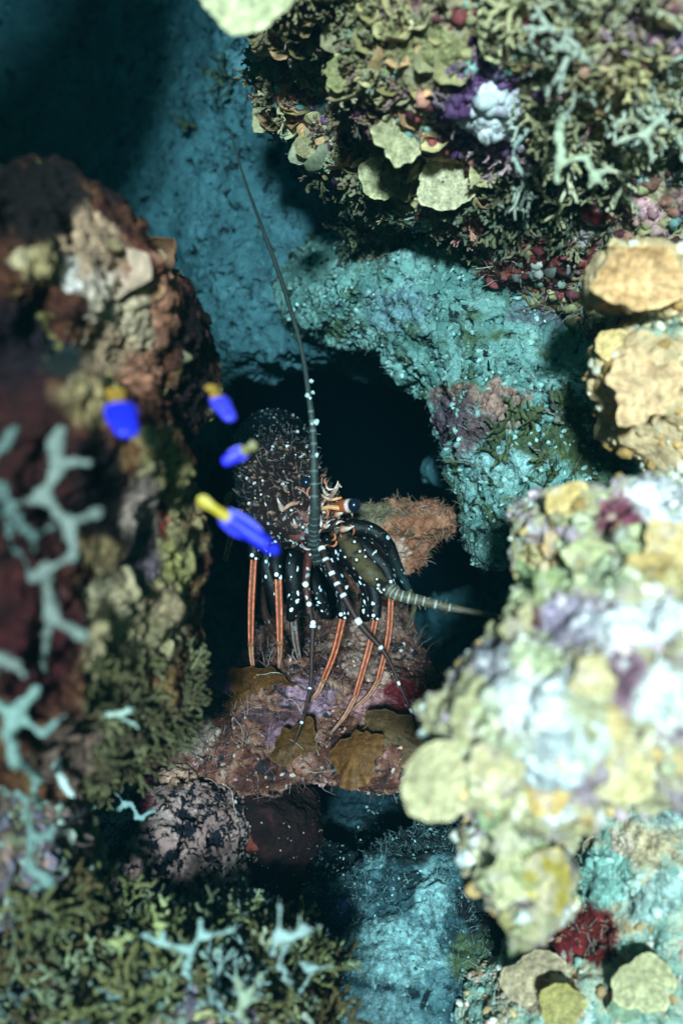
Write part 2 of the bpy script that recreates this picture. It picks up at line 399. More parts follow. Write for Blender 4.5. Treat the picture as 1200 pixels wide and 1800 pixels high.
# turquoise turf rock, bottom centre
m_low = reef_mat('blue turf rock', [(.34, (.005, .015, .02)), (.47, (.03, .08, .10)), (.58, (.10, .22, .25)), (.74, (.30, .50, .52))], 30,
                 [((.008, .02, .03), 40, .58, .62, 1.), ((.55, .78, .78), 240, .62, .70, 0)], 1., (110, 480), .85, bd=.006)
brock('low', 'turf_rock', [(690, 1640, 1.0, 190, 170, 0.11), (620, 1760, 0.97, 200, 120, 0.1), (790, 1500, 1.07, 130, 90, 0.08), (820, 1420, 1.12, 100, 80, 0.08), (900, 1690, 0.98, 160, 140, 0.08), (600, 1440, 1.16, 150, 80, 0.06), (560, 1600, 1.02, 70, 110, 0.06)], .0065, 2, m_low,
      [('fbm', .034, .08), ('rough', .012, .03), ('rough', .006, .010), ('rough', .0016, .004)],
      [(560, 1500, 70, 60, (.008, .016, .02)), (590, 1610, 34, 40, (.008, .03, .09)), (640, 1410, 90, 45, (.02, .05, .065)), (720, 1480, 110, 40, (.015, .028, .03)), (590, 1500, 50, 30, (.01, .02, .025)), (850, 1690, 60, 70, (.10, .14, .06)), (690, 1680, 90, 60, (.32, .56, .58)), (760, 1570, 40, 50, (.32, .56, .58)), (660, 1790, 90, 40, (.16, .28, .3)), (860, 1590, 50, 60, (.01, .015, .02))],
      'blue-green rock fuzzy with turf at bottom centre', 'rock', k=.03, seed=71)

# crusty rock bottom right
m_crust = reef_mat('orange and mint crust', [(.30, (.12, .16, .13)), (.42, (.30, .48, .40)), (.52, (.62, .66, .50)), (.62, (.62, .36, .16)), (.75, (.85, .72, .58))], 30,
                   [((.10, .012, .015), 16, .60, .64, .6), ((.9, .92, .88), 90, .60, .68, .3)], 1., (120, 500), .8, bd=.006)
brock('crust', 'crusted_rock', [(1120, 1480, .86, 120, 130, .09), (1180, 1640, .84, 130, 150, .10), (1040, 1700, .87, 130, 120, .09), (1180, 1330, .88, 90, 120, .07), (940, 1780, .88, 130, 80, .08)], .0055, 2, m_crust,
      [('fbm', .014, .05), ('knob', .006, .018), ('rough', .004, .009), ('rough', .0012, .003)],
      [(960, 1640, 70, 60, (.16, .012, .016)), (1040, 1640, 40, 60, (.22, .02, .02)), (920, 1740, 60, 40, (.5, .35, .25)), (1140, 1470, 60, 60, (.78, .58, .36)), (1060, 1540, 50, 50, (.34, .60, .52)), (1170, 1380, 60, 70, (.55, .70, .64)), (1150, 1580, 60, 40, (.50, .66, .60)), (1090, 1480, 30, 30, (.8, .6, .45))],
      'orange and mint crusted rock with red sponge at lower right', 'rock', k=.025, seed=81)

# overhang, upper right
m_over = reef_mat('overhang crust', [(.28, (.14, .10, .06)), (.42, (.36, .28, .16)), (.52, (.56, .45, .27)), (.64, (.46, .26, .24)), (.78, (.82, .68, .50))], 34,
                  [((.10, .02, .035), 14, .56, .62, .6), ((.16, .06, .18), 20, .62, .67, .6), ((.30, .50, .44), 60, .64, .70, .3)], 1., (110, 480), .8, bd=.006)
brock('over', 'reef_overhang', [(620, 110, 1.02, 160, 170, 0.09000000000000001), (850, 100, 0.85, 240, 170, 0.12), (1080, 90, 0.81, 220, 190, 0.14), (720, 270, 0.99, 130, 80, 0.081), (1130, 380, 0.93, 140, 120, 0.1), (880, 330, 0.95, 150, 70, 0.08), (730, 400, 1.12, 130, 70, 0.06300000000000001), (950, 470, 1.0, 120, 70, 0.08), (860, -60, 0.86, 500, 140, 0.15), (1150, 560, 0.98, 110, 110, 0.09)], .0065, 2, m_over,
      [('fbm', .02, .07), ('knob', .008, .026), ('rough', .006, .012), ('rough', .0018, .004)],
      [(850, 190, 65, 70, (.17, .06, .22)), (875, 200, 34, 24, (.92, .92, .95)), (900, 160, 40, 14, (.75, .82, .80)), (880, 260, 40, 24, (.5, .28, .45)), (640, 220, 55, 40, (.09, .015, .025)), (760, 90, 70, 40, (.36, .32, .14)), (600, 60, 90, 60, (.12, .12, .05)),
       (1080, 160, 80, 40, (.62, .50, .22)), (1100, 40, 50, 40, (.42, .28, .42)), (1170, 60, 40, 30, (.40, .28, .40)), (1110, 370, 50, 26, (.75, .40, .42)), (950, 470, 80, 45, (.15, .03, .03)), (1000, 440, 60, 30, (.30, .06, .05)), (900, 350, 60, 30, (.05, .07, .04)), (830, 390, 30, 26, (.45, .12, .12)),
       (735, 395, 22, 16, (.45, .75, .68)), (1000, 300, 60, 40, (.03, .08, .08)), (1150, 250, 60, 60, (.16, .34, .30)), (500, 280, 60, 50, (.14, .30, .30)), (1030, 410, 50, 14, (.80, .76, .70)), (700, 440, 110, 30, (.06, .09, .04)), (560, 420, 60, 40, (.10, .20, .18))],
      'olive, purple and white encrusted rock overhanging at upper right', 'rock', k=.03, seed=91)

# peach coral discs' stalk rock at right
m_head = reef_mat('pale coral crust', [(.28, (.12, .09, .06)), (.40, (.34, .30, .16)), (.50, (.56, .50, .30)), (.60, (.40, .29, .36)), (.74, (.76, .76, .72))], 34,
                  [((.62, .36, .12), 20, .62, .67, .5), ((.13, .08, .09), 30, .57, .64, .8), ((.9, .92, .90), 60, .60, .69, .3), ((.45, .30, .12), 80, .62, .70, .3)], .9, (90, 420), .75, bd=.007)  # pale crust, its whites partly standing in for the near strobe's brightness
brock('peach', 'peach_coral', [(1110, 495, 0.77, 85, 52, 0.04), (1190, 520, 0.77, 60, 70, 0.05), (1130, 660, 0.78, 80, 85, 0.05), (1190, 720, 0.79, 60, 100, 0.05), (1090, 620, 0.79, 35, 35, 0.03), (1125, 750, 0.8, 62, 50, 0.04), (1185, 820, 0.81, 60, 55, 0.04)], .004, 2,
      reef_mat('peach coral', [(.30, (.30, .22, .12)), (.45, (.62, .42, .24)), (.57, (.80, .52, .28)), (.72, (.85, .72, .52))], 60, [((.75, .38, .10), 60, .60, .68, .3), ((.55, .62, .50), 30, .62, .7, .3)], .7, (100, 400), .7),
      [('fbm', .010, .03), ('knob', .005, .016), ('rough', .002, .006)], [(1160, 570, 50, 26, (.40, .50, .38)), (1060, 600, 20, 26, (.75, .48, .18)), (1150, 480, 30, 26, (.9, .5, .16)), (1090, 690, 30, 30, (.80, .55, .30))],
      'peach and orange lobed coral at right edge above the pale head', 'coral', k=.012, seed=101)
# pale coral head right foreground
brock('head', 'pale_coral_head', [(1120, 985, 0.71, 170, 110, 0.1), (1072, 1045, 0.69, 100, 88, 0.09), (990, 1125, 0.67, 92, 80, 0.08), (1080, 1130, 0.65, 160, 110, 0.09), (980, 1230, 0.63, 160, 110, 0.08), (1120, 1280, 0.65, 130, 110, 0.08), (850, 1290, 0.65, 90, 70, 0.05), (930, 1360, 0.65, 110, 80, 0.06), (920, 1480, 0.67, 60, 80, 0.04), (930, 1560, 0.67, 55, 35, 0.035), (1180, 1130, 0.69, 120, 200, 0.1), (1000, 925, 0.73, 45, 35, 0.04)], .0055, 2, m_head,
      [('fbm', .018, .05), ('knob', .012, .026), ('rough', .009, .014), ('knob', .003, .009), ('rough', .003, .006)],
      [(1150, 900, 75, 60, (0.945, 0.906, 0.926)), (1085, 920, 34, 60, (0.294, 0.076, 0.118)), (1180, 1000, 60, 40, (0.672, 0.521, 0.235)), (1000, 1100, 90, 36, (0.437, 0.353, 0.47)), (1110, 1100, 80, 36, (0.906, 0.906, 0.945)), (990, 1000, 60, 50, (0.521, 0.571, 0.319)), (930, 1010, 34, 34, (0.353, 0.437, 0.218)), (940, 970, 30, 26, (0.689, 0.487, 0.218)), (1060, 990, 60, 50, (0.554, 0.605, 0.386)), (880, 1080, 50, 50, (0.554, 0.538, 0.319)), (890, 1170, 60, 46, (0.521, 0.487, 0.554)), (960, 1230, 90, 70, (0.906, 0.926, 0.935)), (1050, 1230, 70, 50, (0.655, 0.638, 0.42)), (840, 1240, 50, 50, (0.554, 0.571, 0.353)), (870, 1330, 70, 50, (0.554, 0.571, 0.37)), (980, 1330, 60, 60, (0.76, 0.819, 0.857)), (1110, 1200, 40, 60, (0.252, 0.126, 0.185)), (930, 1420, 60, 34, (0.554, 0.504, 0.252)), (985, 1440, 34, 22, (0.877, 0.877, 0.906)), (905, 1510, 60, 60, (0.554, 0.605, 0.37)), (960, 1540, 34, 50, (0.437, 0.386, 0.084)), (930, 1090, 26, 22, (0.202, 0.084, 0.067)), (1000, 870, 40, 30, (0.655, 0.504, 0.218)), (1170, 1230, 50, 60, (0.857, 0.877, 0.838)), (940, 1150, 50, 30, (0.521, 0.554, 0.336))],
      'bright pale coral head with white, mauve and olive crust in right foreground', 'coral', k=.02, seed=111)

# left foreground rock
m_left = reef_mat('red and tan crust', [(.28, (.006, .002, .002)), (.42, (.04, .010, .007)), (.54, (.12, .04, .018)), (.66, (.26, .16, .06)), (.8, (.52, .40, .22))], 24,
                  [((.010, .003, .004), 11, .54, .62, .5), ((.30, .26, .08), 30, .60, .68, .4)], 1., (90, 400), .75, bd=.007)
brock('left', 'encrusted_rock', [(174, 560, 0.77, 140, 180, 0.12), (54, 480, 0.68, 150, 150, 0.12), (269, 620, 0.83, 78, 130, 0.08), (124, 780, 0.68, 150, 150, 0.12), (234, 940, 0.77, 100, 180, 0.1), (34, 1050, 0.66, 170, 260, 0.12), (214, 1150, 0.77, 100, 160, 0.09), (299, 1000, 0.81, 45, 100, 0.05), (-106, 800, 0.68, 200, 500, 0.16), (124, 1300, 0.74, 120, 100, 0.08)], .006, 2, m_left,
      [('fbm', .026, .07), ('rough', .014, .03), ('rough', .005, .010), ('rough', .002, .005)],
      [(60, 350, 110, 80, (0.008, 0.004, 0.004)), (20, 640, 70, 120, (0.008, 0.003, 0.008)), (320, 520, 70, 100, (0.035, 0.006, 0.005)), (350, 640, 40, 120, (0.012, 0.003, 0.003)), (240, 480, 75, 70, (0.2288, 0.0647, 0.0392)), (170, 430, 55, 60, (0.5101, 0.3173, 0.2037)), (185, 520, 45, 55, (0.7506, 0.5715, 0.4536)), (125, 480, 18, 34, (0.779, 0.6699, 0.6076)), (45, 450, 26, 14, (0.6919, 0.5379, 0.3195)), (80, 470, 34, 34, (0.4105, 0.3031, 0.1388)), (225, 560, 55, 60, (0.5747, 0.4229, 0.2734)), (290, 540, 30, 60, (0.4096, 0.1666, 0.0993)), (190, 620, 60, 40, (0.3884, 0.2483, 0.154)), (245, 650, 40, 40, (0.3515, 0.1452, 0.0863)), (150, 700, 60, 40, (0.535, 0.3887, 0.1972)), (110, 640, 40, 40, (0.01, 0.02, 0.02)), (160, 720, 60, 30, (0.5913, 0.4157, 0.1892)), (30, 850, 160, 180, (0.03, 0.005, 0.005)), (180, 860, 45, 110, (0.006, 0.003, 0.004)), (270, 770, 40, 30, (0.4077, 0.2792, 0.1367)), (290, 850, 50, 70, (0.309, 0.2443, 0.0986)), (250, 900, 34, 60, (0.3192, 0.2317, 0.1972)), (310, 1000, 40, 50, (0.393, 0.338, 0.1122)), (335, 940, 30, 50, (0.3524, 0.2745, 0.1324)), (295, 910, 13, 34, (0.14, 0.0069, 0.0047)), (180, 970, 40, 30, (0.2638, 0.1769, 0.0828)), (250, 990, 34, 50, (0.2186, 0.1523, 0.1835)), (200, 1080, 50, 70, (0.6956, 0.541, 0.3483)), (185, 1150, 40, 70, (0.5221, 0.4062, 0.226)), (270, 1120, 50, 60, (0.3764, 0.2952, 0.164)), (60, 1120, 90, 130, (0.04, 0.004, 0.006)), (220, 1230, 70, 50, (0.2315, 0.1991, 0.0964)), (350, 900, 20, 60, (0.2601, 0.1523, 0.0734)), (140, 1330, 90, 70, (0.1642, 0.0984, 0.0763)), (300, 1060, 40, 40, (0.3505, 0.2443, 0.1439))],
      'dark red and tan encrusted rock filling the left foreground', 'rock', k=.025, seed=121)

# turf mound, bottom left
m_mound = reef_mat('mound crust', [(.30, (.03, .025, .02)), (.45, (.11, .08, .055)), (.58, (.20, .13, .11)), (.74, (.40, .38, .30))], 40, [((.02, .022, .025), 34, .58, .64, .5)], .9, (120, 500), .8)
brock('mound', 'algae_mound', [(330, 1815, 0.75, 230, 110, 0.09), (150, 1805, 0.75, 120, 150, 0.08), (440, 1850, 0.79, 110, 105, 0.07), (210, 1745, 0.79, 130, 70, 0.06), (60, 1480, 0.73, 90, 130, 0.06), (400, 1735, 0.83, 130, 50, 0.05)], .006, 2, m_mound,
      [('fbm', .014, .05), ('knob', .006, .018), ('rough', .004, .009)], [], 'shadowy rock mound overgrown with branching algae at lower left', 'rock', k=.03, seed=131)

# ------------------------------------------------------------------ growth
def tube(pts, rad, seg=5, flat=1., up=(0, -1, 0), cap=True, tw=None):
    pts = np.asarray(pts, float); rad = np.asarray(rad, float); n = len(pts)
    t = np.gradient(pts, axis=0); t /= np.linalg.norm(t, axis=1)[:, None] + 1e-12
    u = np.array(up, float); V = []
    for i in range(n):
        s = np.cross(t[i], u)
        if np.linalg.norm(s) < 1e-3: s = np.cross(t[i], [1, .2, .1])
        s /= np.linalg.norm(s); w = np.cross(s, t[i])
        for k in range(seg):
            a_ = 2 * math.pi * k / seg
            V.append(pts[i] + rad[i] * (math.cos(a_) * s + flat * math.sin(a_) * w))
    V = np.array(V)
    i = np.arange(n - 1)[:, None] * seg; k = np.arange(seg)[None]
    a_ = (i + k).ravel(); b_ = (i + (k + 1) % seg).ravel()
    F = np.concatenate([np.stack([a_, b_, b_ + seg], 1), np.stack([a_, b_ + seg, a_ + seg], 1)])
    if cap:
        V = np.vstack([V, pts[0] , pts[-1] + t[-1] * rad[-1] * .5]); c0, c1 = n * seg, n * seg + 1
        kk = np.arange(seg); k2 = (kk + 1) % seg; l = (n - 1) * seg
        F = np.vstack([F, np.stack([np.full(seg, c0), k2, kk], 1), np.stack([np.full(seg, c1), l + kk, l + k2], 1)])
    return V, F
def join(parts):
    V = []; F = []; o = 0
    for v_, f_ in parts: V.append(v_); F.append(f_ + o); o += len(v_)
    return np.vstack(V), np.vstack(F)
def T_fork(rng, flat=.55, r0=.11, levels=3, spread=.55):
    parts = []
    def go(p, d, L, r, lv):
        q = p + d * L; m = (p + q) / 2 + rng.normal(0, .03, 3)
        parts.append(tube([p, m, q], [r, r * .9, r * (1.15 if lv else .9)], 5, flat))
        if lv == 0: return
        s = np.array([1, 0, 0.]) + rng.normal(0, .45, 3); s -= d * (s @ d); s /= np.linalg.norm(s)
        for sg in (-1, 1):
            if lv < levels and rng.random() < .12: continue
            a_ = spread * rng.uniform(.7, 1.3)
            nd = d * math.cos(a_) + s * sg * math.sin(a_) + rng.normal(0, .12, 3); nd /= np.linalg.norm(nd)
            go(q, nd, L * rng.uniform(.65, .95), r * .84, lv - 1)
    go(np.zeros(3), np.array([0, 0, 1.]), .36, r0, levels)
    return join(parts)
def T_fil(rng, r=.026, seg=3, n=7):
    p = np.zeros(3); d = np.array([0, 0, 1.]); P = [p.copy()]; b_ = rng.normal(0, .10, 3)
    for k in range(n):
        d = d + b_ + rng.normal(0, .22, 3); d /= np.linalg.norm(d); p = p + d / n; P.append(p.copy())
    return tube(P, np.linspace(r, r * .4, n + 1), seg)
def T_lobe(rng, seg=14):
    rings = [0, .35, .7, .93, 1.]; V = []; 
    ph = rng.uniform(0, 6, 3)
    for side in (0, 1):
        for rr in rings:
            for k in range(seg):
                t = 2 * math.pi * k / seg; w = 1 + .10 * math.sin(3 * t + ph[0]) + .07 * math.sin(5 * t + ph[1])
                R = rr * w * .5; z = .22 * rr ** 2 + .06 * rr * math.sin(4 * t + ph[2]) - (.0 if side == 0 else .07 * (1 - rr ** 4) + .02)
                V.append((R * math.cos(t), R * math.sin(t), z))
    V = np.array(V); F = []; nr = len(rings)
    for side in (0, 1):
        o = side * nr * seg
        for i in range(nr - 1):
            for k in range(seg):
                a_, b_ = o + i * seg + k, o + i * seg + (k + 1) % seg; c_, d_ = a_ + seg, b_ + seg
                F += ([(a_, c_, d_), (a_, d_, b_)] if side == 0 else [(a_, d_, c_), (a_, b_, d_)])
    o1 = (nr - 1) * seg; o2 = nr * seg + o1
    for k in range(seg):
        a_, b_ = o1 + k, o1 + (k + 1) % seg; c_, d_ = o2 + k, o2 + (k + 1) % seg
        F += [(a_, c_, d_), (a_, d_, b_)]
    return V, np.array(F)
def ico(sub=2):
    t = (1 + 5 ** .5) / 2
    V = np.array([(-1, t, 0), (1, t, 0), (-1, -t, 0), (1, -t, 0), (0, -1, t), (0, 1, t), (0, -1, -t), (0, 1, -t), (t, 0, -1), (t, 0, 1), (-t, 0, -1), (-t, 0, 1)], float)
    F = [(0, 11, 5), (0, 5, 1), (0, 1, 7), (0, 7, 10), (0, 10, 11), (1, 5, 9), (5, 11, 4), (11, 10, 2), (10, 7, 6), (7, 1, 8), (3, 9, 4), (3, 4, 2), (3, 2, 6), (3, 6, 8), (3, 8, 9), (4, 9, 5), (2, 4, 11), (6, 2, 10), (8, 6, 7), (9, 8, 1)]
    V = [x / np.linalg.norm(x) for x in V]
    for _ in range(sub):
        c = {}; G = []
        def mid(a_, b_):
            k = (min(a_, b_), max(a_, b_))
            if k not in c: m = V[a_] + V[b_]; V.append(m / np.linalg.norm(m)); c[k] = len(V) - 1
            return c[k]
        for (a_, b_, d_) in F:
            x, y, z = mid(a_, b_), mid(b_, d_), mid(d_, a_); G += [(a_, x, z), (b_, y, x), (d_, z, y), (x, y, z)]
        F = G
    return np.array(V), np.array(F)
ICO1, ICO2, ICO3 = ico(1), ico(2), ico(3)
def T_knob(rng):
    v, f = ICO1; s = rng.integers(1, 999)
    return v * .5 * (1 + .7 * fbm(v * 1.6 + s, 2, int(s)))[:, None] * rng.uniform(.5, 1.1, 3), f

def scatter(name, key, n, region, templates, size, cols, label, rng_seed, mat=None, local=0., pw=1., clum=.55, up=.5, rand=.5, face=-.1, dirv=(0, -.4, .6), tip=None, sink=.1, cat='algae'):
    """one mesh of many small growths on a rock; region(px,py)->weight 0..1"""
    rng = np.random.default_rng(rng_seed)
    v, q, nn, _, paint = ROCKS[key]
    c = v[q].mean(1); n4 = nn[q[:, 0]]
    px, py = to_px(c)
    area = np.linalg.norm(np.cross(v[q[:, 2]] - v[q[:, 0]], v[q[:, 3]] - v[q[:, 1]]), axis=1)
    view = c - np.array([0, 0, CAMZ]); view /= np.linalg.norm(view, axis=1)[:, None]
    facing = -(view * n4).sum(1)
    clump = np.clip((fbm(c / .03, 3, rng_seed) * 1.6 + clum - .2) * 2.2, .02, 1)
    w = area * region(px, py) * (facing > face) * clump * ((px > -120) & (px < 1320) & (py > -120) & (py < 1920))
    if w.sum() <= 0: return None
    pick = rng.choice(len(q), n, p=w / w.sum())
    T = [t(rng) if callable(t) else t for t in templates]
    VV = []; FF = []; CC = []; off = 0
    which = rng.integers(0, len(T), n); dv = np.array(dirv)
    for ti, (tv, tf) in enumerate(T):
        I = np.where(which == ti)[0]
        if not len(I): continue
        m = len(I); P = c[pick[I]]; Nn = n4[pick[I]]
        z = Nn * up + dv + rng.normal(0, rand, (m, 3)); z /= np.linalg.norm(z, axis=1)[:, None]
        r_ = rng.normal(0, 1, (m, 3)); x = np.cross(r_, z); x /= np.linalg.norm(x, axis=1)[:, None]; y = np.cross(z, x)
        s = size[0] + (size[1] - size[0]) * rng.uniform(0, 1, m) ** pw
        M = np.stack([x, y, z], 1)
        out = np.einsum('vk,mkj->mvj', tv, M) * s[:, None, None] + (P - z * (s * sink)[:, None])[:, None]
        ci = rng.integers(0, len(cols), m); base = np.array(cols)[ci]
        pcx = paint[q[pick[I], 0]]; la = (pcx[:, 3:4] > .3) * local * rng.uniform(.6, 1, (m, 1)); base = base * (1 - la) + pcx[:, :3] * la
        base = base * rng.uniform(.6, 1.25, (m, 1))
        cc = np.repeat(base[:, None], len(tv), 1)
        if tip is not None:
            h = np.clip(tv[:, 2] / tv[:, 2].max(), 0, 1)[None, :, None]; cc = cc * (1 - h) + cc * h * np.array(tip)
        VV.append(out.reshape(-1, 3)); CC.append(cc.reshape(-1, 3))
        FF.append((tf[None] + (np.arange(m) * len(tv))[:, None, None]).reshape(-1, 3) + off); off += m * len(tv)
    o = make_mesh(name, np.vstack(VV), np.vstack(FF), np.clip(np.vstack(CC), 0, 1), mat or M_growth)
    tag(o, label, cat, kind='stuff'); return o
def box(x0, y0, x1, y1, soft=25):
    def f(px, py):
        return np.clip((px - x0) / soft, 0, 1) * np.clip((x1 - px) / soft, 0, 1) * np.clip((py - y0) / soft, 0, 1) * np.clip((y1 - py) / soft, 0, 1)
    return f
def add(*fs):
    return lambda px, py: np.clip(sum(f(px, py) for f in fs), 0, 1)
def ell(x, y, rx, ry, soft=.3):
    return lambda px, py: np.clip((1 + soft - np.sqrt(((px - x) / rx) ** 2 + ((py - y) / ry) ** 2)) / soft, 0, 1)
ALL = lambda px, py: np.ones_like(px)
forks = [lambda r: T_fork(r)] * 5
forks4 = [lambda r: T_fork(r, .8, .09, 4, .6)] * 4
fils = [lambda r: T_fil(r)] * 6
lobes = [T_lobe] * 5
knobs = [T_knob] * 5
# overhang
scatter('turf', 'over', 1200, lambda px, py: add(box(430, -40, 1240, 330), box(600, 340, 860, 520))(px, py) * (1 - ell(860, 195, 60, 66)(px, py)) * (1 - ell(720, 290, 100, 60)(px, py)), forks, (.008, .024), [(.38, .31, .17), (.28, .22, .12), (.46, .37, .24), (.20, .15, .08), (.34, .20, .18), (.26, .28, .20)], 'olive forked turf covering the upper overhang', 1, up=.6, tip=(1.3, 1.3, 1.25), local=.6, clum=.3)
scatter('branching_algae_turf', 'over', 150, add(box(900, -40, 1240, 330), box(960, 240, 1090, 330)), forks4, (.018, .042), [(.46, .42, .28), (.40, .35, .19), (.42, .44, .36)], 'pale forked algae tangle over the right of the overhang', 2, up=.7, mat=M_branch, tip=(1.2, 1.2, 1.2), clum=.4)
scatter('lobed_crust', 'over', 300, lambda px, py: box(450, 0, 1240, 350)(px, py) * (1 - ell(860, 195, 80, 90)(px, py)), lobes, (.010, .036), [(.56, .44, .22), (.66, .54, .30), (.40, .30, .12), (.66, .36, .18)], 'small tan lobed crust over the overhang', 3, up=.9, rand=.4, local=.4, pw=2)
scatter('encrusting_nodules', 'over', 3000, add(box(450, 0, 1240, 600)), knobs, (.002, .014), [(.54, .42, .2), (.35, .08, .08), (.2, .07, .2), (.45, .42, .2), (.5, .22, .16), (.3, .5, .45), (.12, .03, .04)], 'tiny coloured nodules dotting the overhang', 4, local=.85, pw=3)
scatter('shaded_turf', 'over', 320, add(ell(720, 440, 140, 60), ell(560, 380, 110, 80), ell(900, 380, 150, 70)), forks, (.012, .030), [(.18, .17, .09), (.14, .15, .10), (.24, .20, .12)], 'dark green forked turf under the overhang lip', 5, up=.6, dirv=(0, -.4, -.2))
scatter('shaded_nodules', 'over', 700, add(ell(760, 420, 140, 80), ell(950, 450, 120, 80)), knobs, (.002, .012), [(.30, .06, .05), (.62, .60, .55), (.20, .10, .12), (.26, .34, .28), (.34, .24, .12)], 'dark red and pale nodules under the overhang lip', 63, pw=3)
scatter('filament_turf', 'over', 900, box(820, 380, 1060, 600), fils, (.008, .022), [(.6, .6, .55), (.3, .06, .05), (.5, .3, .2)], 'fine pale filaments in the red crevice of the overhang', 6)
scatter('white_crust', 'over', 420, ell(872, 196, 40, 34), knobs, (.004, .020), [(.93, .93, .96), (.80, .84, .86), (.88, .80, .92)], 'white crust lumps on the purple sponge of the overhang', 51, pw=2, clum=1.)
scatter('purple_crust', 'over', 420, ell(845, 195, 66, 85), knobs, (.003, .013), [(.15, .07, .18), (.10, .035, .12), (.24, .13, .24)], 'purple sponge lumps around the white crust', 52, pw=2, clum=1.)
# silted rock
scatter('silt_turf', 'silt', 9000, ALL, fils, (.004, .011), [(.26, .44, .40), (.38, .56, .50), (.16, .28, .25), (.14, .19, .11), (.34, .26, .20)], 'fine silty fuzz on the turquoise rock', 7, up=.9)
scatter('silt_nodules', 'silt', 2600, ALL, knobs, (.002, .007), [(.24, .42, .40), (.36, .56, .52), (.46, .68, .62), (.10, .16, .14)], 'silt grains and nodules on the turquoise rock', 8)
scatter('green_fronds', 'silt', 90, add(ell(1020, 790, 90, 70), ell(880, 830, 60, 30), ell(940, 760, 60, 30)), [lambda r: T_fork(r, .18, .13, 2, .8)] * 4, (.018, .034), [(.12, .15, .07), (.16, .19, .08), (.22, .22, .17)], 'green forked fronds on the turquoise rock', 9, up=.8)
# wall
scatter('wall_fuzz', 'wall', 9000, box(100, 0, 760, 640, 40), fils, (.004, .012), [(.10, .19, .21), (.17, .29, .31), (.04, .08, .09)], 'short silty fuzz on the rear wall', 10, up=.9)
scatter('wall_fronds', 'wall', 36, add(box(330, 130, 460, 260), ell(570, 440, 60, 60), box(90, 0, 200, 60)), [lambda r: T_fork(r, .2, .12, 2, .8)] * 4, (.025, .05), [(.09, .11, .05), (.06, .09, .07)], 'sparse olive fronds on the rear wall', 11)
# ledge & orange rock
scatter('ledge_filaments', 'ledge', 1500, ALL, fils, (.006, .022), [(.42, .32, .28), (.25, .14, .11), (.12, .06, .06), (.34, .18, .20)], 'fine wispy filaments on the pink ledge', 12, up=.6, rand=.9)
scatter('ledge_nodules', 'ledge', 1500, ALL, knobs, (.0010, .006), [(.60, .45, .40), (.45, .22, .30), (.55, .30, .2), (.10, .05, .06)], 'small pink and white nodules on the ledge', 13, local=.9, pw=3)
scatter('wispy_hairs', 'ledge', 26, box(250, 1180, 560, 1400), [lambda r: T_fil(r, .012, 4, 12)] * 6, (.025, .055), [(.72, .62, .54), (.6, .5, .42)], 'longer curling pale hairs on the left of the ledge', 14, up=.3, rand=1., dirv=(-.2, -.6, .1))
scatter('orange_fuzz', 'orange', 1700, ALL, fils, (.004, .012), [(.60, .28, .18), (.42, .16, .10), (.72, .46, .36), (.30, .24, .15)], 'fuzzy orange hairs on the orange rock', 15, up=.9)
scatter('sponge_specks', 'sponge', 160, ALL, knobs, (.0008, .003), [(.42, .24, .20), (.10, .03, .03), (.5, .4, .35)], 'pale specks on the dark sponge', 16)
scatter('pocked_nodules', 'pocked', 700, ALL, knobs, (.0015, .006), [(.55, .38, .36), (.42, .30, .32), (.65, .40, .30), (.2, .12, .13)], 'pinkish nodules on the pocked rock', 17, pw=3)
# low turf rock
scatter('feathery_turf', 'low', 3600, add(box(540, 1540, 860, 1820), ell(770, 1510, 90, 60), ell(640, 1520, 90, 60)), fils, (.003, .010), [(.22, .38, .40), (.10, .20, .23), (.40, .58, .58), (.05, .10, .11)], 'feathery blue-green turf on the bottom rock', 18, up=.7, rand=.7)
scatter('turf_nodules', 'low', 900, box(500, 1400, 960, 1820), knobs, (.001, .004), [(.2, .38, .4), (.4, .6, .6), (.08, .12, .12)], 'silty nodules on the bottom turf rock', 19)
# crusted rock
scatter('crust_nodules', 'crust', 2400, ALL, knobs, (.0015, .010), [(.85, .82, .72), (.62, .38, .18), (.40, .62, .54), (.8, .5, .42), (.4, .6, .5)], 'orange, mint and white nodules on the crusted rock', 20, local=.95, pw=3)
scatter('crust_filaments', 'crust', 900, ALL, fils, (.005, .014), [(.6, .76, .68), (.75, .7, .55), (.4, .5, .4)], 'pale filaments on the crusted rock', 21)
# coral head
scatter('head_lobes', 'head', 70, ALL, lobes, (.008, .030), [(.46, .48, .26), (.48, .40, .18), (.58, .60, .40), (.52, .30, .10), (.36, .46, .26)], 'overlapping olive and yellow lobes on the pale head', 22, up=1., rand=.35, local=.5, pw=2, clum=.3)
scatter('head_nodules', 'head', 1500, ALL, knobs, (.002, .013), [(.86, .82, .72), (.62, .46, .52), (.74, .72, .46), (.8, .86, .82), (.70, .46, .2)], 'white and mauve nodules on the pale head', 23, local=.9, pw=3.5)
scatter('peach_nodules', 'peach', 260, ALL, knobs, (.003, .014), [(.88, .62, .34), (.9, .8, .6), (.75, .42, .14)], 'orange and cream nodules on the peach coral', 24, pw=2.5)
# left rock
scatter('left_lobes', 'left', 26, add(box(120, 380, 330, 760), box(160, 740, 390, 1260)), lobes, (.008, .034), [(.42, .34, .15), (.50, .42, .24), (.28, .24, .08)], 'small tan lobes on the dark left rock', 25, up=1., rand=.35, local=.9, pw=2, clum=.3)
scatter('left_nodules', 'left', 500, add(box(100, 340, 400, 1300)), knobs, (.002, .012), [(.10, .03, .015), (.05, .012, .01), (.03, .008, .008)], 'red and tan nodules on the left rock', 26, local=1., pw=3)
scatter('left_turf', 'left', 230, box(150, 1150, 420, 1420), forks, (.010, .022), [(.12, .11, .045), (.17, .16, .08), (.08, .06, .03)], 'olive turf at the foot of the left rock', 27)
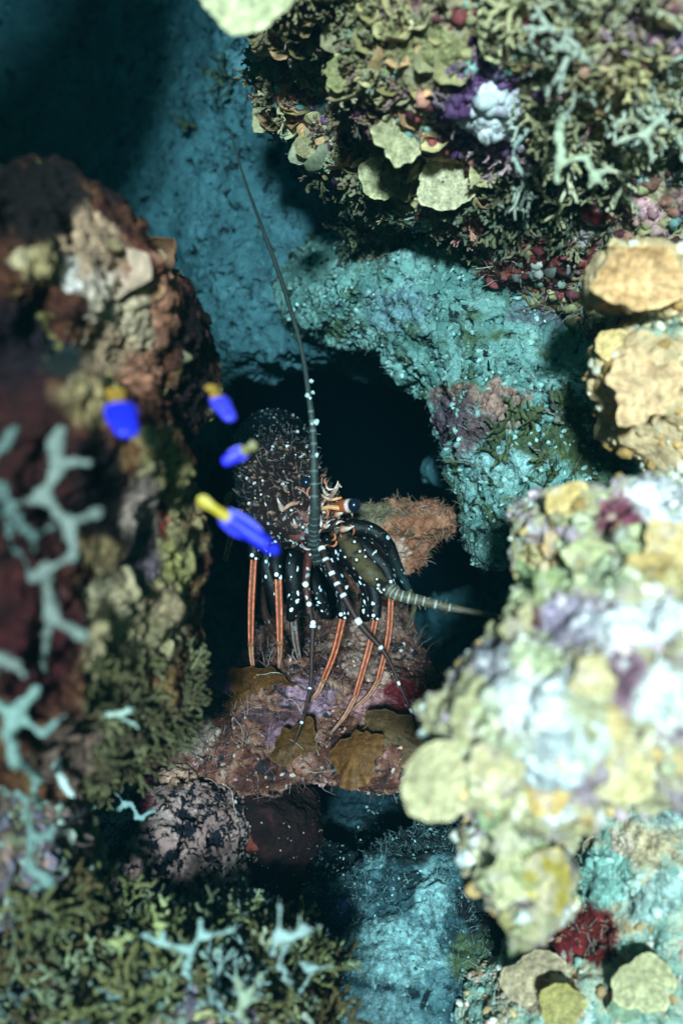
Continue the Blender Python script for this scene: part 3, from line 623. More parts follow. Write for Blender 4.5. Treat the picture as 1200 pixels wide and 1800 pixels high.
# mound
scatter('mound_turf', 'mound', 360, box(-60, 1580, 640, 1860), forks4, (.014, .044), [(.10, .10, .04), (.16, .18, .11), (.07, .05, .02), (.11, .10, .04), (.07, .09, .09)], 'olive forked turf over the lower mound', 28, up=.6, tip=(1.5, 1.5, 1.4), pw=1.5, clum=.4)
scatter('pale_sprigs', 'mound', 44, lambda px, py: add(box(180, 1640, 560, 1860), ell(60, 1700, 60, 100))(px, py), forks4, (.022, .046), [(.20, .28, .24), (.28, .29, .15), (.32, .33, .24), (.16, .22, .22)], 'pale sprigs of branching algae over the lower mound', 61, up=.5, tip=(1.5, 1.5, 1.4), clum=.5)
scatter('mound_lobes', 'mound', 420, ALL, lobes, (.006, .022), [(.30, .20, .18), (.36, .34, .16), (.22, .18, .24), (.40, .44, .36)], 'small dull lobes between the sprigs of the lower mound', 62, up=.9, pw=2)
scatter('mound_nodules', 'mound', 2200, ALL, knobs, (.003, .010), [(.2, .2, .12), (.12, .10, .14), (.3, .18, .15), (.3, .36, .3)], 'small nodules on the lower mound', 29)

# ------------------------------------------------------------------ single blades, discs and branching algae
DISC_N = [0]
def disc(px, py, d, rpx, tilt=(0, 0), col=CREAM, label='', name='disc_algae', seed=0, asp=1., wav=.06, cup=.18, key=None, edge=1.25, thick=.05, lift=.006, bands=7, group=None, cat='algae'):
    rng = np.random.default_rng(seed + 500); nr, ns = 26, 96
    if key: p = hit(key, px, py)[0]; d = p[1] - lift; 
    c = W(px, py, d); R = rpx * .0005 * d
    t = np.linspace(0, 2 * math.pi, ns, endpoint=False); ph = rng.uniform(0, 6, 6)
    w = 1 + wav * np.sin(3 * t + ph[0]) + wav * .7 * np.sin(5 * t + ph[1]) + wav * .4 * np.sin(11 * t + ph[2]) + .012 * np.sin(29 * t + ph[3])
    V = []; CCc = []
    cols = np.array(col)
    for side in (0, 1):
        for rr in np.linspace(0, 1, nr) ** .8:
            x = rr * w * np.cos(t) * R; z = rr * w * np.sin(t) * R * asp
            h = (-cup * rr ** 2 + .05 * rr ** 2 * np.sin(4 * t + ph[4]) + .03 * rr ** 2 * np.sin(9 * t + ph[5]) + .006 * math.sin(rr * bands * 6.28)) * R
            th = thick * R * (1 - rr ** 6) * (0 if side == 0 else 1) + (.02 * R if side else 0)
            V.append(np.stack([x, h + th, z], 1))
            band = .90 + .09 * np.sin(rr * bands * 6.28 + ph[0] + 1.2 * np.sin(3 * t + ph[2]))[:, None] + (edge - 1) * (rr > .93)
            rad = 1 + .10 * np.sin(17 * t + 5 * rr) + .06 * np.sin(31 * t + ph[1])
            CCc.append(np.clip(cols[None] * band * rad[:, None], 0, 1))
    V = np.vstack(V); CCc = np.vstack(CCc); CCc = (lambda k_: CCc * (1 - k_) + k_ * np.array([.60, .50, .47]))(np.clip(fbm(V / (R * .55) + seed, 3, seed + 6) * 3, 0, 1)[:, None] * (.5 if key == 'head' else 0)); CCc = CCc * (1 + .30 * fbm(V / (R * .35) + seed, 3, seed + 7) + .22 * fbm(V / (R * .09) + seed, 3, seed + 8))[:, None]
    V = V + (fbm(V / (R * .25) + seed, 3, seed) * R * .05)[:, None] * np.array([0, 1, 0]) + (fbm(V / (R * .5) + seed + 50, 3, seed) * R * .06)[:, None] * np.array([1, 0, 1])
    F = []
    i = np.arange(nr - 1)[:, None] * ns; k = np.arange(ns)[None]
    a_ = (i + k).ravel(); b_ = (i + (k + 1) % ns).ravel()
    f0 = np.stack([a_, b_, b_ + ns, a_ + ns], 1); o = nr * ns
    l = (nr - 1) * ns; kk = np.arange(ns); k2 = (kk + 1) % ns
    F = np.vstack([f0, f0[:, ::-1] + o, np.stack([l + kk, l + k2, o + l + k2, o + l + kk], 1)])
    Rm = Matrix.Rotation(math.radians(tilt[1]), 3, 'Z') @ Matrix.Rotation(math.radians(tilt[0]), 3, 'X')
    V = V @ np.array(Rm).T
    ob = make_mesh(name, V, F, CCc, M_blade); ob.location = c
    tag(ob, label, cat, group); return ob
# top edge disc
disc(430, -52, .62, 100, (20, 0), (.60, .58, .34), 'cream scalloped disc alga cut by the top edge of the picture', seed=1, wav=.05, key=None, bands=5, cup=.3)
disc(865, 60, .76, 34, (0, 20), (.62, .56, .30), 'upright tan blade on the overhang above the white patch', 'blade_algae', 2, asp=1.5, key='over')
disc(1005, 10, .72, 30, (10, -20), (.46, .40, .14), 'olive blade dangling at the top edge right of centre', 'blade_algae', 3, asp=1.4, key='over')
disc(668, 312, .85, 38, (10, 0), (.56, .48, .26), 'round tan disc hanging lowest under the overhang', seed=4, key='over', lift=.024)
disc(700, 240, .85, 46, (15, 20), (.58, .50, .28), 'tan lobed disc directly above the lowest round disc', seed=5, key='over', wav=.14, lift=.022)
disc(785, 328, .85, 54, (5, -10), (.62, .52, .32), 'wide low tan disc right of the lowest round disc', seed=6, key='over', asp=.8, lift=.024)
disc(850, 300, .85, 30, (5, 10), (.58, .48, .24), 'small tan disc under the purple and white patch', seed=7, key='over', lift=.008)
disc(550, 260, .85, 34, (0, 10), (.42, .33, .17), 'brownish disc on the left edge of the overhang', seed=8, key='over', asp=.7)
disc(610, 130, .85, 42, (0, 10), (.34, .30, .13), 'dull olive disc high on the left of the overhang', seed=9, key='over', asp=.8, wav=.14)
# peach discs
disc(1115, 490, .68, 84, (12, 8), (.88, .50, .24), 'large peach disc with orange stripes at the right edge', 'disc_coral', 10, asp=.66, key='peach', cup=.35, bands=2, wav=.07, lift=.01, cat='coral')
disc(1075, 610, .68, 32, (0, 10), (.80, .55, .24), 'small ochre lobe beneath the large peach disc', 'disc_coral', 11, key='peach', cat='coral')
disc(1130, 680, .68, 62, (0, -10), (.82, .50, .27), 'mottled peach lobe second below the large peach disc', 'disc_coral', 12, key='peach', wav=.16, lift=.008, cat='coral')
# pale head discs
disc(772, 1372, .60, 74, (5, 18), (0.60, 0.53, 0.31), 'big pale olive disc jutting left from the coral head', seed=13, cup=.12, bands=6, wav=.03)
disc(1088, 1350, .58, 62, (8, -12), (0.67, 0.55, 0.28), 'round cream disc alone on the lower right side of the coral head', seed=14, key='head', bands=5, lift=.012, wav=.05)
disc(832, 1262, .60, 49, (0, 25), (0.55, 0.50, 0.28), 'green-olive blade joining the big left disc to the head', 'blade_algae', 15, asp=1.3, key='head', wav=.12)
disc(870, 1350, .60, 50, (10, 0), (0.60, 0.50, 0.28), 'pale olive lobe between the two round discs', seed=16, key='head', wav=.14)
disc(965, 1545, .62, 44, (0, -30), (0.46, 0.35, 0.07), 'mustard lobe at the bottom tip of the coral head', seed=17, key='head', asp=1.3, lift=.01)
disc(900, 1540, .62, 49, (10, 10), (0.60, 0.55, 0.31), 'pale green lobe forming the bottom tip left of the mustard lobe', seed=18, key='head', wav=.12)
disc(895, 1460, .62, 41, (0, 10), (0.57, 0.53, 0.34), 'minty lobe on the neck of the coral head above its tip', seed=19, key='head', wav=.15)
disc(965, 1035, .64, 36, (0, 20), (0.40, 0.44, 0.21), 'green disc on the upper left shoulder of the coral head', seed=20, key='head')
disc(1000, 885, .68, 42, (0, 0), (0.73, 0.49, 0.19), 'golden lobe standing on top of the coral head', seed=21, key='head', asp=.9)
disc(985, 965, .66, 36, (0, 10), (0.71, 0.44, 0.19), 'orange-tan lobe just left of the golden top lobe', seed=22, key='head', wav=.15)
disc(1035, 985, .64, 42, (10, -10), (0.57, 0.55, 0.30), 'light green lobe left of the white top patch', seed=23, key='head', wav=.12)
disc(1180, 960, .64, 49, (0, -10), (0.71, 0.50, 0.22), 'yellow-tan lobe at the right edge below the white top patch', seed=24, key='head', wav=.12)
disc(915, 1110, .62, 39, (0, 20), (0.60, 0.50, 0.28), 'cream-olive lobe on the left flank of the coral head', seed=25, key='head', wav=.15)
disc(960, 1400, .6, 36, (0, 0), (0.66, 0.43, 0.15), 'ochre lobe just above the neck of the coral head', seed=26, key='head')
disc(1040, 1190, .58, 37, (0, 0), (0.66, 0.53, 0.28), 'yellowish lobe in the middle of the coral head', seed=27, key='head', wav=.14)
# bottom right discs
disc(1130, 1725, .80, 56, (10, 0), (.58, .50, .28), 'tan banded disc at the bottom right corner', seed=30, key='crust', lift=.01)
disc(935, 1715, .80, 58, (15, 10), (.52, .38, .24), 'brown disc dusted with white beside the red sponge', seed=31, key='crust', lift=.012)
disc(985, 1765, .80, 40, (0, 0), (.46, .36, .12), 'mustard disc below the brown dusted disc', seed=32, key='crust', lift=.012)
disc(1095, 1770, .80, 28, (0, 0), (.26, .34, .22), 'small grey-green disc in front of the corner disc', seed=33, key='crust', lift=.016)
# brown translucent blades at the ledge
disc(455, 1205, .93, 60, (20, 10), (.13, .05, .012), 'brown blade on the ledge under the leftmost orange legs', 'blade_algae', 40, asp=.85, key='ledge', lift=.006, edge=1.2, wav=.15, cup=.4)
disc(520, 1308, .93, 40, (15, 10), (.12, .05, .013), 'narrow brown blade left of the two large brown blades', 'blade_algae', 41, asp=1.25, key='ledge', lift=.006, wav=.16, cup=.4)
disc(622, 1325, .92, 44, (20, 20), (.19, .075, .022), 'orange-brown tongue-shaped blade at the ledge rim', 'blade_algae', 42, asp=1.35, key='ledge', lift=.012, wav=.13, cup=.4)
disc(692, 1285, .92, 68, (25, -10), (.13, .07, .03), 'largest brown blade below the banded feeler tips', 'blade_algae', 43, asp=.85, key='ledge', lift=.014, wav=.12, cup=.4)

def branch(name, segs, h, col, label, seed, k=.0028, group=None, cat='algae', tipc=1.2):
    """segs: (x0,y0,d0,x1,y1,d1,r_px0,r_px1)"""
    caps = []
    for s in segs:
        a_, b_ = W(*s[:3]), W(*s[3:6]); caps.append((a_, b_, s[6] * .00041 * s[2], s[7] * .00041 * s[5]))
    lo = np.min([np.minimum(a_, b_) for a_, b_, _, _ in caps], 0) - .02; hi = np.max([np.maximum(a_, b_) for a_, b_, _, _ in caps], 0) + .02
    def fn(g):
        f = np.full(g.shape[:3], 1., np.float32)
        for a_, b_, r0, r1 in caps:
            ba = b_ - a_; l2 = ba @ ba
            blo = np.minimum(a_, b_) - .03 - lo; bhi = np.maximum(a_, b_) + .03 - lo
            sl = tuple(slice(max(0, int(blo[i] / h)), int(bhi[i] / h) + 1) for i in range(3))
            gg = g[sl]; t = np.clip(((gg - a_) @ ba) / l2, 0, 1)
            dd = np.sqrt(((gg - a_ - t[..., None] * ba) ** 2).sum(-1)) - (r0 + (r1 - r0) * t)
            f[sl] = smin(f[sl], dd.astype(np.float32), k)
        return f
    v, q = field((lo, hi), h, fn); v, q = subdiv(v, q, 1)
    v = v + (fbm(v / .02, 2, seed + 4)[:, None] * np.array([[.004, .002, .003]])); v = v + normals(v, q) * (fbm(v / .004, 3, seed, .7) * .0030)[:, None]
    c = np.clip(np.array(col)[None] * (1 + .25 * fbm(v / .01, 2, seed + 3))[:, None], 0, 1)
    base = v.mean(0); base[2] = v[:, 2].min()
    o = make_mesh(name, v - base, q, c, M_branch); o.location = base
    tag(o, label, cat, group); return o
PALE = (.17, .21, .19)
D = .52
branch('branching_algae', [(105, 760, D, 108, 815, D, 16, 13), (108, 815, D, 165, 805, D, 13, 13), (108, 815, D, 75, 875, D, 14, 12), (75, 875, D, 20, 885, D + .01, 12, 9), (75, 875, D, 120, 920, D, 12, 12), (120, 920, D, 180, 897, D - .01, 12, 12), (120, 920, D, 140, 975, D, 13, 10),
        (140, 975, D, 90, 990, D, 10, 10), (90, 990, D, 70, 1010, D, 10, 12), (90, 990, D, 85, 1085, D + .01, 13, 12), (85, 1085, D + .01, 145, 1120, D, 12, 13), (20, 885, D + .01, -5, 840, D, 10, 12), (20, 885, D + .01, -30, 920, D, 10, 9), (85, 1085, D + .01, 75, 1160, D + .05, 12, 9), (75, 1160, D + .05, 80, 1230, D + .12, 9, 8)],
       .0026, PALE, 'tall pale forked alga left edge, standing over the dark red rock', 200)
branch('branching_algae', [(-20, 820, D, 20, 770, D, 9, 13), (20, 770, D, 35, 750, D, 13, 13), (-20, 820, D, -30, 900, D, 10, 10)], .0026, (.10, .15, .14), 'short pale fork at left edge just above the tall forked alga', 201)
branch('branching_algae', [(0, 860, D - .02, 15, 900, D - .02, 12, 12), (15, 900, D - .02, 55, 945, D - .01, 12, 10), (55, 945, D - .01, 92, 925, D, 10, 9), (55, 945, D - .01, 60, 965, D, 10, 9), (-20, 900, D, 0, 860, D - .02, 12, 12), (0, 900, D, 60, 1015, D + .03, 8, 10)], .0026, (.10, .16, .15), 'forked pale alga crossing behind the tall one at left edge', 202)
branch('branching_algae', [(-20, 1160, D, 40, 1180, D, 14, 13), (-30, 1230, D, -20, 1160, D, 12, 12)], .0026, PALE, 'thick blunt alga finger poking in from the left edge', 203)
D = .56
branch('branching_algae', [(-10, 1240, D, 30, 1250, D, 20, 20), (30, 1250, D, 60, 1215, D, 14, 12), (30, 1250, D, 15, 1290, D, 18, 14), (15, 1290, D, 30, 1340, D, 14, 16), (30, 1250, D, 75, 1290, D, 13, 10), (75, 1290, D, 110, 1260, D + .01, 10, 9), (30, 1340, D, 60, 1360, D + .03, 14, 10), (60, 1360, D + .03, 70, 1420, D + .1, 9, 8)], .0028, (.20, .31, .28), 'bright minty forked alga clump at lower left edge', 204)
branch('branching_algae', [(50, 1410, .62, 60, 1460, .62, 10, 12), (60, 1460, .62, 50, 1520, .63, 12, 10), (60, 1460, .62, 95, 1465, .62, 12, 10), (95, 1465, .62, 110, 1440, .62, 9, 9), (50, 1520, .63, 90, 1545, .63, 11, 15), (90, 1545, .63, 60, 1560, .66, 12, 8), (50, 1410, .62, 20, 1400, .62, 9, 9)], .0028, (.15, .23, .21), 'dusky forked alga below the bright minty clump', 205)
branch('branching_algae', [(150, 1260, .66, 200, 1255, .66, 7, 9), (200, 1255, .66, 235, 1245, .66, 9, 8), (200, 1255, .66, 240, 1280, .66, 9, 6), (150, 1260, .66, 110, 1300, .70, 7, 6)], .0026, (.34, .44, .38), 'small pale fork pointing right at the foot of the left rock', 206)
branch('branching_algae', [(110, 1340, .64, 130, 1395, .64, 9, 10), (110, 1340, .64, 90, 1320, .66, 8, 7)], .0026, (.50, .60, .58), 'stubby pale alga finger beside the minty clump', 207)
branch('branching_algae', [(225, 1415, .80, 245, 1440, .8, 7, 8), (225, 1415, .8, 190, 1430, .8, 7, 6), (245, 1440, .8, 270, 1425, .8, 7, 5), (215, 1415, .8, 205, 1395, .8, 7, 5)], .0028, (.22, .34, .34), 'small dim alga sprig on top of the pocked rock', 208)
D = .65
branch('branching_algae', [(250, 1645, D, 285, 1660, D, 8, 8), (285, 1660, D, 335, 1672, D, 8, 10), (285, 1660, D, 293, 1630, D, 7, 8), (335, 1672, D, 360, 1640, D, 9, 8), (360, 1640, D, 352, 1618, D, 8, 8), (360, 1640, D, 410, 1636, D, 8, 8), (335, 1672, D, 330, 1740, D + .06, 9, 8)], .0026, (.30, .43, .40), 'wide pale antler-shaped alga in the lower left mound', 210)
branch('branching_algae', [(490, 1585, D, 488, 1640, D, 7, 8), (488, 1640, D, 520, 1650, D, 8, 7), (520, 1650, D, 530, 1610, D, 7, 6), (520, 1650, D, 565, 1630, D, 7, 5), (488, 1640, D, 478, 1680, D, 8, 8), (505, 1650, D, 495, 1700, D + .02, 7, 7), (495, 1700, D + .02, 520, 1760, D + .08, 7, 7)], .0026, (.32, .43, .41), 'pale upright forked alga against the blue turf', 211)
branch('branching_algae', [(545, 1700, .69, 580, 1700, .69, 8, 6), (545, 1700, .69, 530, 1750, .73, 7, 6), (545, 1700, .69, 520, 1690, .69, 7, 6)], .0026, (.34, .46, .44), 'small pale sprig below the upright forked alga', 212)
branch('branching_algae', [(410, 1720, D, 425, 1760, D, 7, 8), (425, 1760, D, 455, 1720, D, 7, 7), (425, 1760, D, 470, 1755, D, 8, 6), (425, 1760, D, 430, 1830, D + .04, 8, 8)], .0026, (.34, .40, .28), 'yellow-green forked alga at the bottom edge below the antler one', 213)
branch('branching_algae', [(180, 1650, D, 210, 1655, D, 7, 7), (210, 1655, D, 230, 1650, D, 7, 6), (210, 1655, D, 205, 1720, D + .06, 7, 6), (265, 1590, D + .06, 280, 1625, D + .04, 7, 6), (280, 1625, D + .04, 320, 1620, D + .04, 7, 6), (280, 1625, D + .04, 275, 1700, D + .1, 7, 6)], .0026, (.42, .44, .18), 'mustard forked sprigs left of the antler-shaped alga', 214)
D = .70
branch('branching_algae', [(1080, 250, D, 1125, 240, D, 6, 8), (1125, 240, D, 1150, 215, D, 8, 7), (1125, 240, D, 1145, 290, D, 8, 6), (1150, 215, D, 1190, 235, D, 7, 7), (1190, 235, D, 1200, 290, D, 7, 6), (1150, 215, D, 1140, 180, D + .03, 7, 6), (1140, 180, D + .03, 1150, 140, D + .08, 6, 6)], .0026, (.54, .56, .42), 'pale arching forked alga hanging at the right edge of the overhang', 220)
branch('branching_algae', [(980, 240, D, 985, 285, D, 9, 9), (985, 285, D, 980, 320, D, 8, 7), (985, 285, D, 1030, 275, D, 8, 8), (1030, 275, D, 1045, 310, D, 8, 8), (1045, 310, D, 1030, 335, D, 7, 5), (1045, 310, D, 1062, 330, D, 7, 5), (1045, 310, D, 1080, 290, D, 7, 6), (980, 240, D, 990, 190, D + .05, 9, 9)], .0026, (.50, .54, .38), 'olive-cream forked alga dangling over the dark gap of the overhang', 221)
branch('branching_algae', [(1110, 0, D, 1130, 50, D, 8, 8), (1130, 50, D, 1165, 30, D, 8, 7), (1130, 50, D, 1110, 80, D, 7, 6), (1165, 30, D, 1190, 45, D, 7, 6), (1165, 30, D, 1170, -10, D, 7, 6), (1110, 80, D, 1100, 120, D + .05, 7, 6)], .0026, (.56, .62, .46), 'pale green forked alga in the top right corner', 222)
branch('branching_algae', [(905, 255, D + .04, 915, 290, D + .04, 6, 5), (905, 255, D + .04, 925, 230, D + .06, 6, 6), (915, 290, D + .04, 925, 305, D + .04, 5, 4)], .0026, (.42, .50, .44), 'tiny grey-green sprig hanging left of the dark gap', 223)
# dark red sponge ball
v, f = ICO3; v = v * (1 + .12 * fbm(v * 2, 3, 8))[:, None] * .013 * np.array([1.15, 1, 1])
o = make_mesh('sponge_ball', v, f, np.tile([.10, .004, .006], (len(v), 1)) * (1 + fbm(v / .006, 2, 3))[:, None], col_mat('wet sponge', .4, 200, .35, .3, 0, .6)); o.location = hit('over', 1050, 372)[0] + np.array([0, -.006, 0])
tag(o, 'glossy dark red sponge ball beside the pink crust at upper right', 'sponge')

# ------------------------------------------------------------------ lobster
def mat_lobster():
    m, n, b = newmat('lobster shell')
    tc = n.nodes.new('ShaderNodeTexCoord').outputs['Object']
    at = n.nodes.new('ShaderNodeAttribute'); at.attribute_name = 'Col'
    pt = n.nodes.new('ShaderNodeAttribute'); pt.attribute_name = 'pat'   # r: dots amount, g: marbling amount, b: fine dots
    sp = n.nodes.new('ShaderNodeSeparateColor'); n.links.new(pt.outputs['Color'], sp.inputs[0])
    wn = n.nodes.new('ShaderNodeTexNoise'); wn.inputs['Scale'].default_value = 130; n.links.new(tc, wn.inputs['Vector'])
    wm = n.nodes.new('ShaderNodeVectorMath'); wm.operation = 'MULTIPLY_ADD'; wm.inputs[1].default_value = (.008, .008, .004)
    n.links.new(wn.outputs['Color'], wm.inputs[0]); n.links.new(tc, wm.inputs[2])
    wmp = n.nodes.new('ShaderNodeMapping'); wmp.inputs['Scale'].default_value = (1.15, 1, .75); n.links.new(wm.outputs[0], wmp.inputs[0])
    def dots(scale, rlo, rhi, keep):
        vo = n.nodes.new('ShaderNodeTexVoronoi'); vo.inputs['Scale'].default_value = scale; vo.inputs['Randomness'].default_value = .9
        n.links.new(wmp.outputs[0], vo.inputs['Vector'])
        sc = n.nodes.new('ShaderNodeSeparateColor'); n.links.new(vo.outputs['Color'], sc.inputs[0])
        d_ = N_math(n, 'ADD', vo.outputs['Distance'], N_math(n, 'MULTIPLY', sc.outputs[0], .20))
        k = N_ramp(n, d_, [(rlo, 1.), (rhi, 0.)])
        kp = N_ramp(n, sc.outputs[1], [(keep, 0.), (keep + .01, 1.)])
        return N_math(n, 'MULTIPLY', k, kp), sc.outputs[2]
    big, hue = dots(185, .30, .35, .12)
    fine, _ = dots(300, .22, .28, .45)
    marb = N_ramp(n, N_noise(n, tc, 70, 4, .7, 3.), [(.60, 0.), (.64, 1.)])
    mc = N_ramp(n, N_noise(n, tc, 60, 3, .6), [(.38, (.45, .16, .08)), (.5, (.66, .46, .42)), (.62, (.80, .70, .68))])
    base = N_mix(n, 1., at.outputs['Color'], N_ramp(n, N_noise(n, tc, 260, 4, .7), [(.3, .55), (.5, 1.), (.7, 1.6)]), 'MULTIPLY')
    c = N_mix(n, N_math(n, 'MULTIPLY', marb, sp.outputs[1]), base, mc)
    c = N_mix(n, N_math(n, 'MULTIPLY', fine, sp.outputs[2]), c, (.62, .60, .58))
    dc = N_ramp(n, hue, [(.45, (.90, .92, .95)), (.55, (.45, .66, .78))], 'CONSTANT')
    c = N_mix(n, N_math(n, 'MULTIPLY', big, sp.outputs[0]), c, dc)
    n.links.new(c, b.inputs['Base Color']); b.inputs['Roughness'].default_value = .42; b.inputs['Specular IOR Level'].default_value = .22
    bn = n.nodes.new('ShaderNodeBump'); bn.inputs['Strength'].default_value = .5; bn.inputs['Distance'].default_value = .0012
    n.links.new(N_noise(n, tc, 420, 4, .7), bn.inputs['Height']); n.links.new(bn.outputs[0], b.inputs['Normal'])
    return m
M_lob = mat_lobster()
LB = []      # collected pieces of the body (verts, faces, col, pat)
def addp(v, f, col, pat):
    n_ = len(v); col = np.asarray(col, float); pat = np.asarray(pat, float)
    if col.ndim == 1: col = np.tile(col, (n_, 1))
    if pat.ndim == 1: pat = np.tile(pat, (n_, 1))
    LB.append((v, f, col, pat))
def spline(P, n):
    """Catmull-Rom through rows of P"""
    P = np.asarray(P, float); Q = np.vstack([2 * P[0] - P[1], P, 2 * P[-1] - P[-2]]); m = len(P) - 1
    t = np.linspace(0, m - 1e-6, n); i = t.astype(int); u = (t - i)[:, None]
    p0, p1, p2, p3 = Q[i], Q[i + 1], Q[i + 2], Q[i + 3]
    return .5 * (2 * p1 + (p2 - p0) * u + (2 * p0 - 5 * p1 + 4 * p2 - p3) * u ** 2 + (3 * p1 - p0 - 3 * p2 + p3) * u ** 3)
def pix_path(rows, n):
    """rows (px,py,d,r_px) -> points, radii"""
    A = np.array([list(W(r[0], r[1], r[2])) + [r[3] * .0005 * r[2]] for r in rows]); S = spline(A, n); return S[:, :3], np.maximum(S[:, 3], 2e-4)
BLACK = (.004, .004, .005); SHELL = (.026, .014, .014); COPPER = (.66, .12, .030); RUST = (.22, .07, .03)
# trunk: abdomen, carapace, head
rows = [(476, 800, 1.36, 48, 40), (477, 788, 1.30, 60, 52), (478, 786, 1.24, 66, 60), (479, 790, 1.18, 70, 72), (480, 800, 1.13, 71, 72), (484, 826, 1.09, 72, 58), (490, 850, 1.04, 76, 64), (500, 874, 1.0, 78, 68), (520, 900, .965, 76, 62), (542, 922, .94, 62, 48), (562, 938, .925, 38, 30), (572, 944, .918, 12, 10)]
A = np.array([list(W(r[0], r[1], r[2])) + [r[3] * .0005 * r[2], r[4] * .0005 * r[2]] for r in rows]); S = spline(A, 150)
C_, RX, RZ = S[:, :3], np.maximum(S[:, 3], 1e-3), np.maximum(S[:, 4], 1e-3); seg = 96
T_ = np.gradient(C_, axis=0); T_ /= np.linalg.norm(T_, axis=1)[:, None]
sx = np.cross(T_, [0, 0, 1.]); sx /= np.linalg.norm(sx, axis=1)[:, None]; up_ = np.cross(sx, T_)
th = np.linspace(0, 2 * math.pi, seg, endpoint=False)
V = C_[:, None] + sx[:, None] * (RX[:, None] * np.cos(th))[..., None] + up_[:, None] * (RZ[:, None] * np.sin(th))[..., None]
s_ = np.linspace(0, 1, 150); depth = C_[:, 1]
rad = V - C_[:, None]; rl = np.linalg.norm(rad, axis=2, keepdims=True); rad = rad / rl
disp = np.zeros((150, seg))
abd = np.clip((depth - 1.10) / .02, 0, 1)
disp -= (abd * .0022 * np.clip(np.cos((depth - 1.1) / .038 * 2 * math.pi) * 3 - 1.6, 0, 1))[:, None]
flat = V.reshape(-1, 3)
car = np.clip((1.095 - depth) / .02, 0, 1)
kn = worley(flat / .0085, 77).reshape(150, seg); kn2 = worley(flat / .0045, 78).reshape(150, seg)
disp += car[:, None] * (np.clip(.42 - kn, 0, .42) * .0085 + np.clip(.4 - kn2, 0, .4) * .003 + fbm(flat / .01, 3, 5).reshape(150, seg) * .0018)
disp -= (.004 * np.exp(-((depth - 1.045) / .006) ** 2))[:, None] * (np.sin(th) > .1)   # cervical groove
V = V + rad * disp[..., None]; V = V.reshape(-1, 3)
i = np.arange(149)[:, None] * seg; k = np.arange(seg)[None]; a_ = (i + k).ravel(); b_ = (i + (k + 1) % seg).ravel()
F = np.concatenate([np.stack([a_, b_, b_ + seg], 1), np.stack([a_, b_ + seg, a_ + seg], 1)])
dd = np.repeat(depth, seg); g_ = np.clip((1.10 - dd) / .03, 0, 1)
col = np.array(BLACK)[None] * (1 - g_[:, None]) + np.array(SHELL)[None] * g_[:, None]
tipk = (np.clip(.22 - kn, 0, .12) / .12).ravel() * g_
col = col * (1 - tipk[:, None]) + np.array([.62, .34, .22])[None] * tipk[:, None]
top = np.clip(np.tile(np.sin(th), 150) + .3, 0, 1)
low_ = 1 - top
pat = np.stack([np.clip(low_ * .9 + .2 * (1 - g_), 0, 1), g_ * top, (1 - g_) * 1.], 1)
addp(V, F, col, pat)
rng = np.random.default_rng(5)
# spines with pale tips on the carapace, pointing forward
def spine(p, d_, L, r, c0=(.10, .03, .02), c1=(.85, .60, .48), bend=None):
    d_ = np.array(d_, float); d_ /= np.linalg.norm(d_); bend = np.zeros(3) if bend is None else np.array(bend)
    t = np.linspace(0, 1, 7)[:, None]; P = p + d_ * L * t + bend * L * t ** 2
    v_, f_ = tube(P, r * (1 - t[:, 0] * .93), 8)
    tt = np.concatenate([np.repeat(t[:, 0], 8), [0, 1]])[:, None]
    addp(v_, f_, np.array(c0) * (1 - tt) + np.array(c1) * tt, (0, 0, 0))
Vr = V.reshape(150, seg, 3)
for _ in range(80):
    ii_ = rng.integers(62, 140); jj = rng.integers(3, 46)
    p = Vr[ii_, jj]; nrm = rad[ii_, jj]; L = rng.uniform(.002, .0065)
    spine(p - nrm * .0006, nrm * .8 + T_[ii_] * .9, L, L * .34, (.05, .02, .02), (.62, .36, .28) if rng.random() < .7 else (.80, .74, .70))
for _ in range(55):                                            # little pale bosses
    ii_ = rng.integers(45, 140); jj = rng.integers(0, 48); p = Vr[ii_, jj]; s = rng.uniform(.0007, .0017)
    addp(ICO2[0] * s + p, ICO2[1], (.86, .80, .78), (0, 0, 0))
for k_ in range(6):                                            # rows of small dots across the abdomen rings
    ri = int(8 + k_ * 9)
    for jj in range(4, 46, 3):
        p = Vr[ri + rng.integers(-1, 2), (jj + rng.integers(0, 2)) % seg]; s = rng.uniform(.0005, .0010)
        addp(ICO1[0] * s + p, ICO1[1], (.60, .62, .62), (0, 0, 0))
# horns over the eyes
H1 = W(575, 880, .945); spine(H1, (.5, -.5, .35), .013, .0035, (.06, .02, .015), (.50, .30, .22), (.2, -.1, .6))
H2 = W(512, 880, .945); spine(H2, (-.25, -.6, .35), .013, .0035, (.06, .02, .015), (.50, .30, .22), (-.2, -.1, .6))
for (x, y, d_, dx, dz, L) in [(560, 860, .96, .3, .8, .012), (585, 868, .95, .5, .8, .010), (545, 900, .925, .1, .4, .012), (590, 905, .925, .8, .1, .010), (500, 900, .93, -.3, .4, .014), (480, 905, .945, -.5, .5, .012), (465, 890, .96, -.6, .3, .012), (600, 930, .915, .9, -.1, .012), (520, 925, .915, -.1, .2, .010), (570, 925, .905, .3, -.1, .010), (430, 900, .99, -.9, .1, .012), (425, 870, 1.0, -.9, .3, .010)]:
    spine(W(x, y, d_), (dx, -.6, dz), L, L * .28, (.36, .09, .03), (.92, .78, .68), (0, 0, .3))
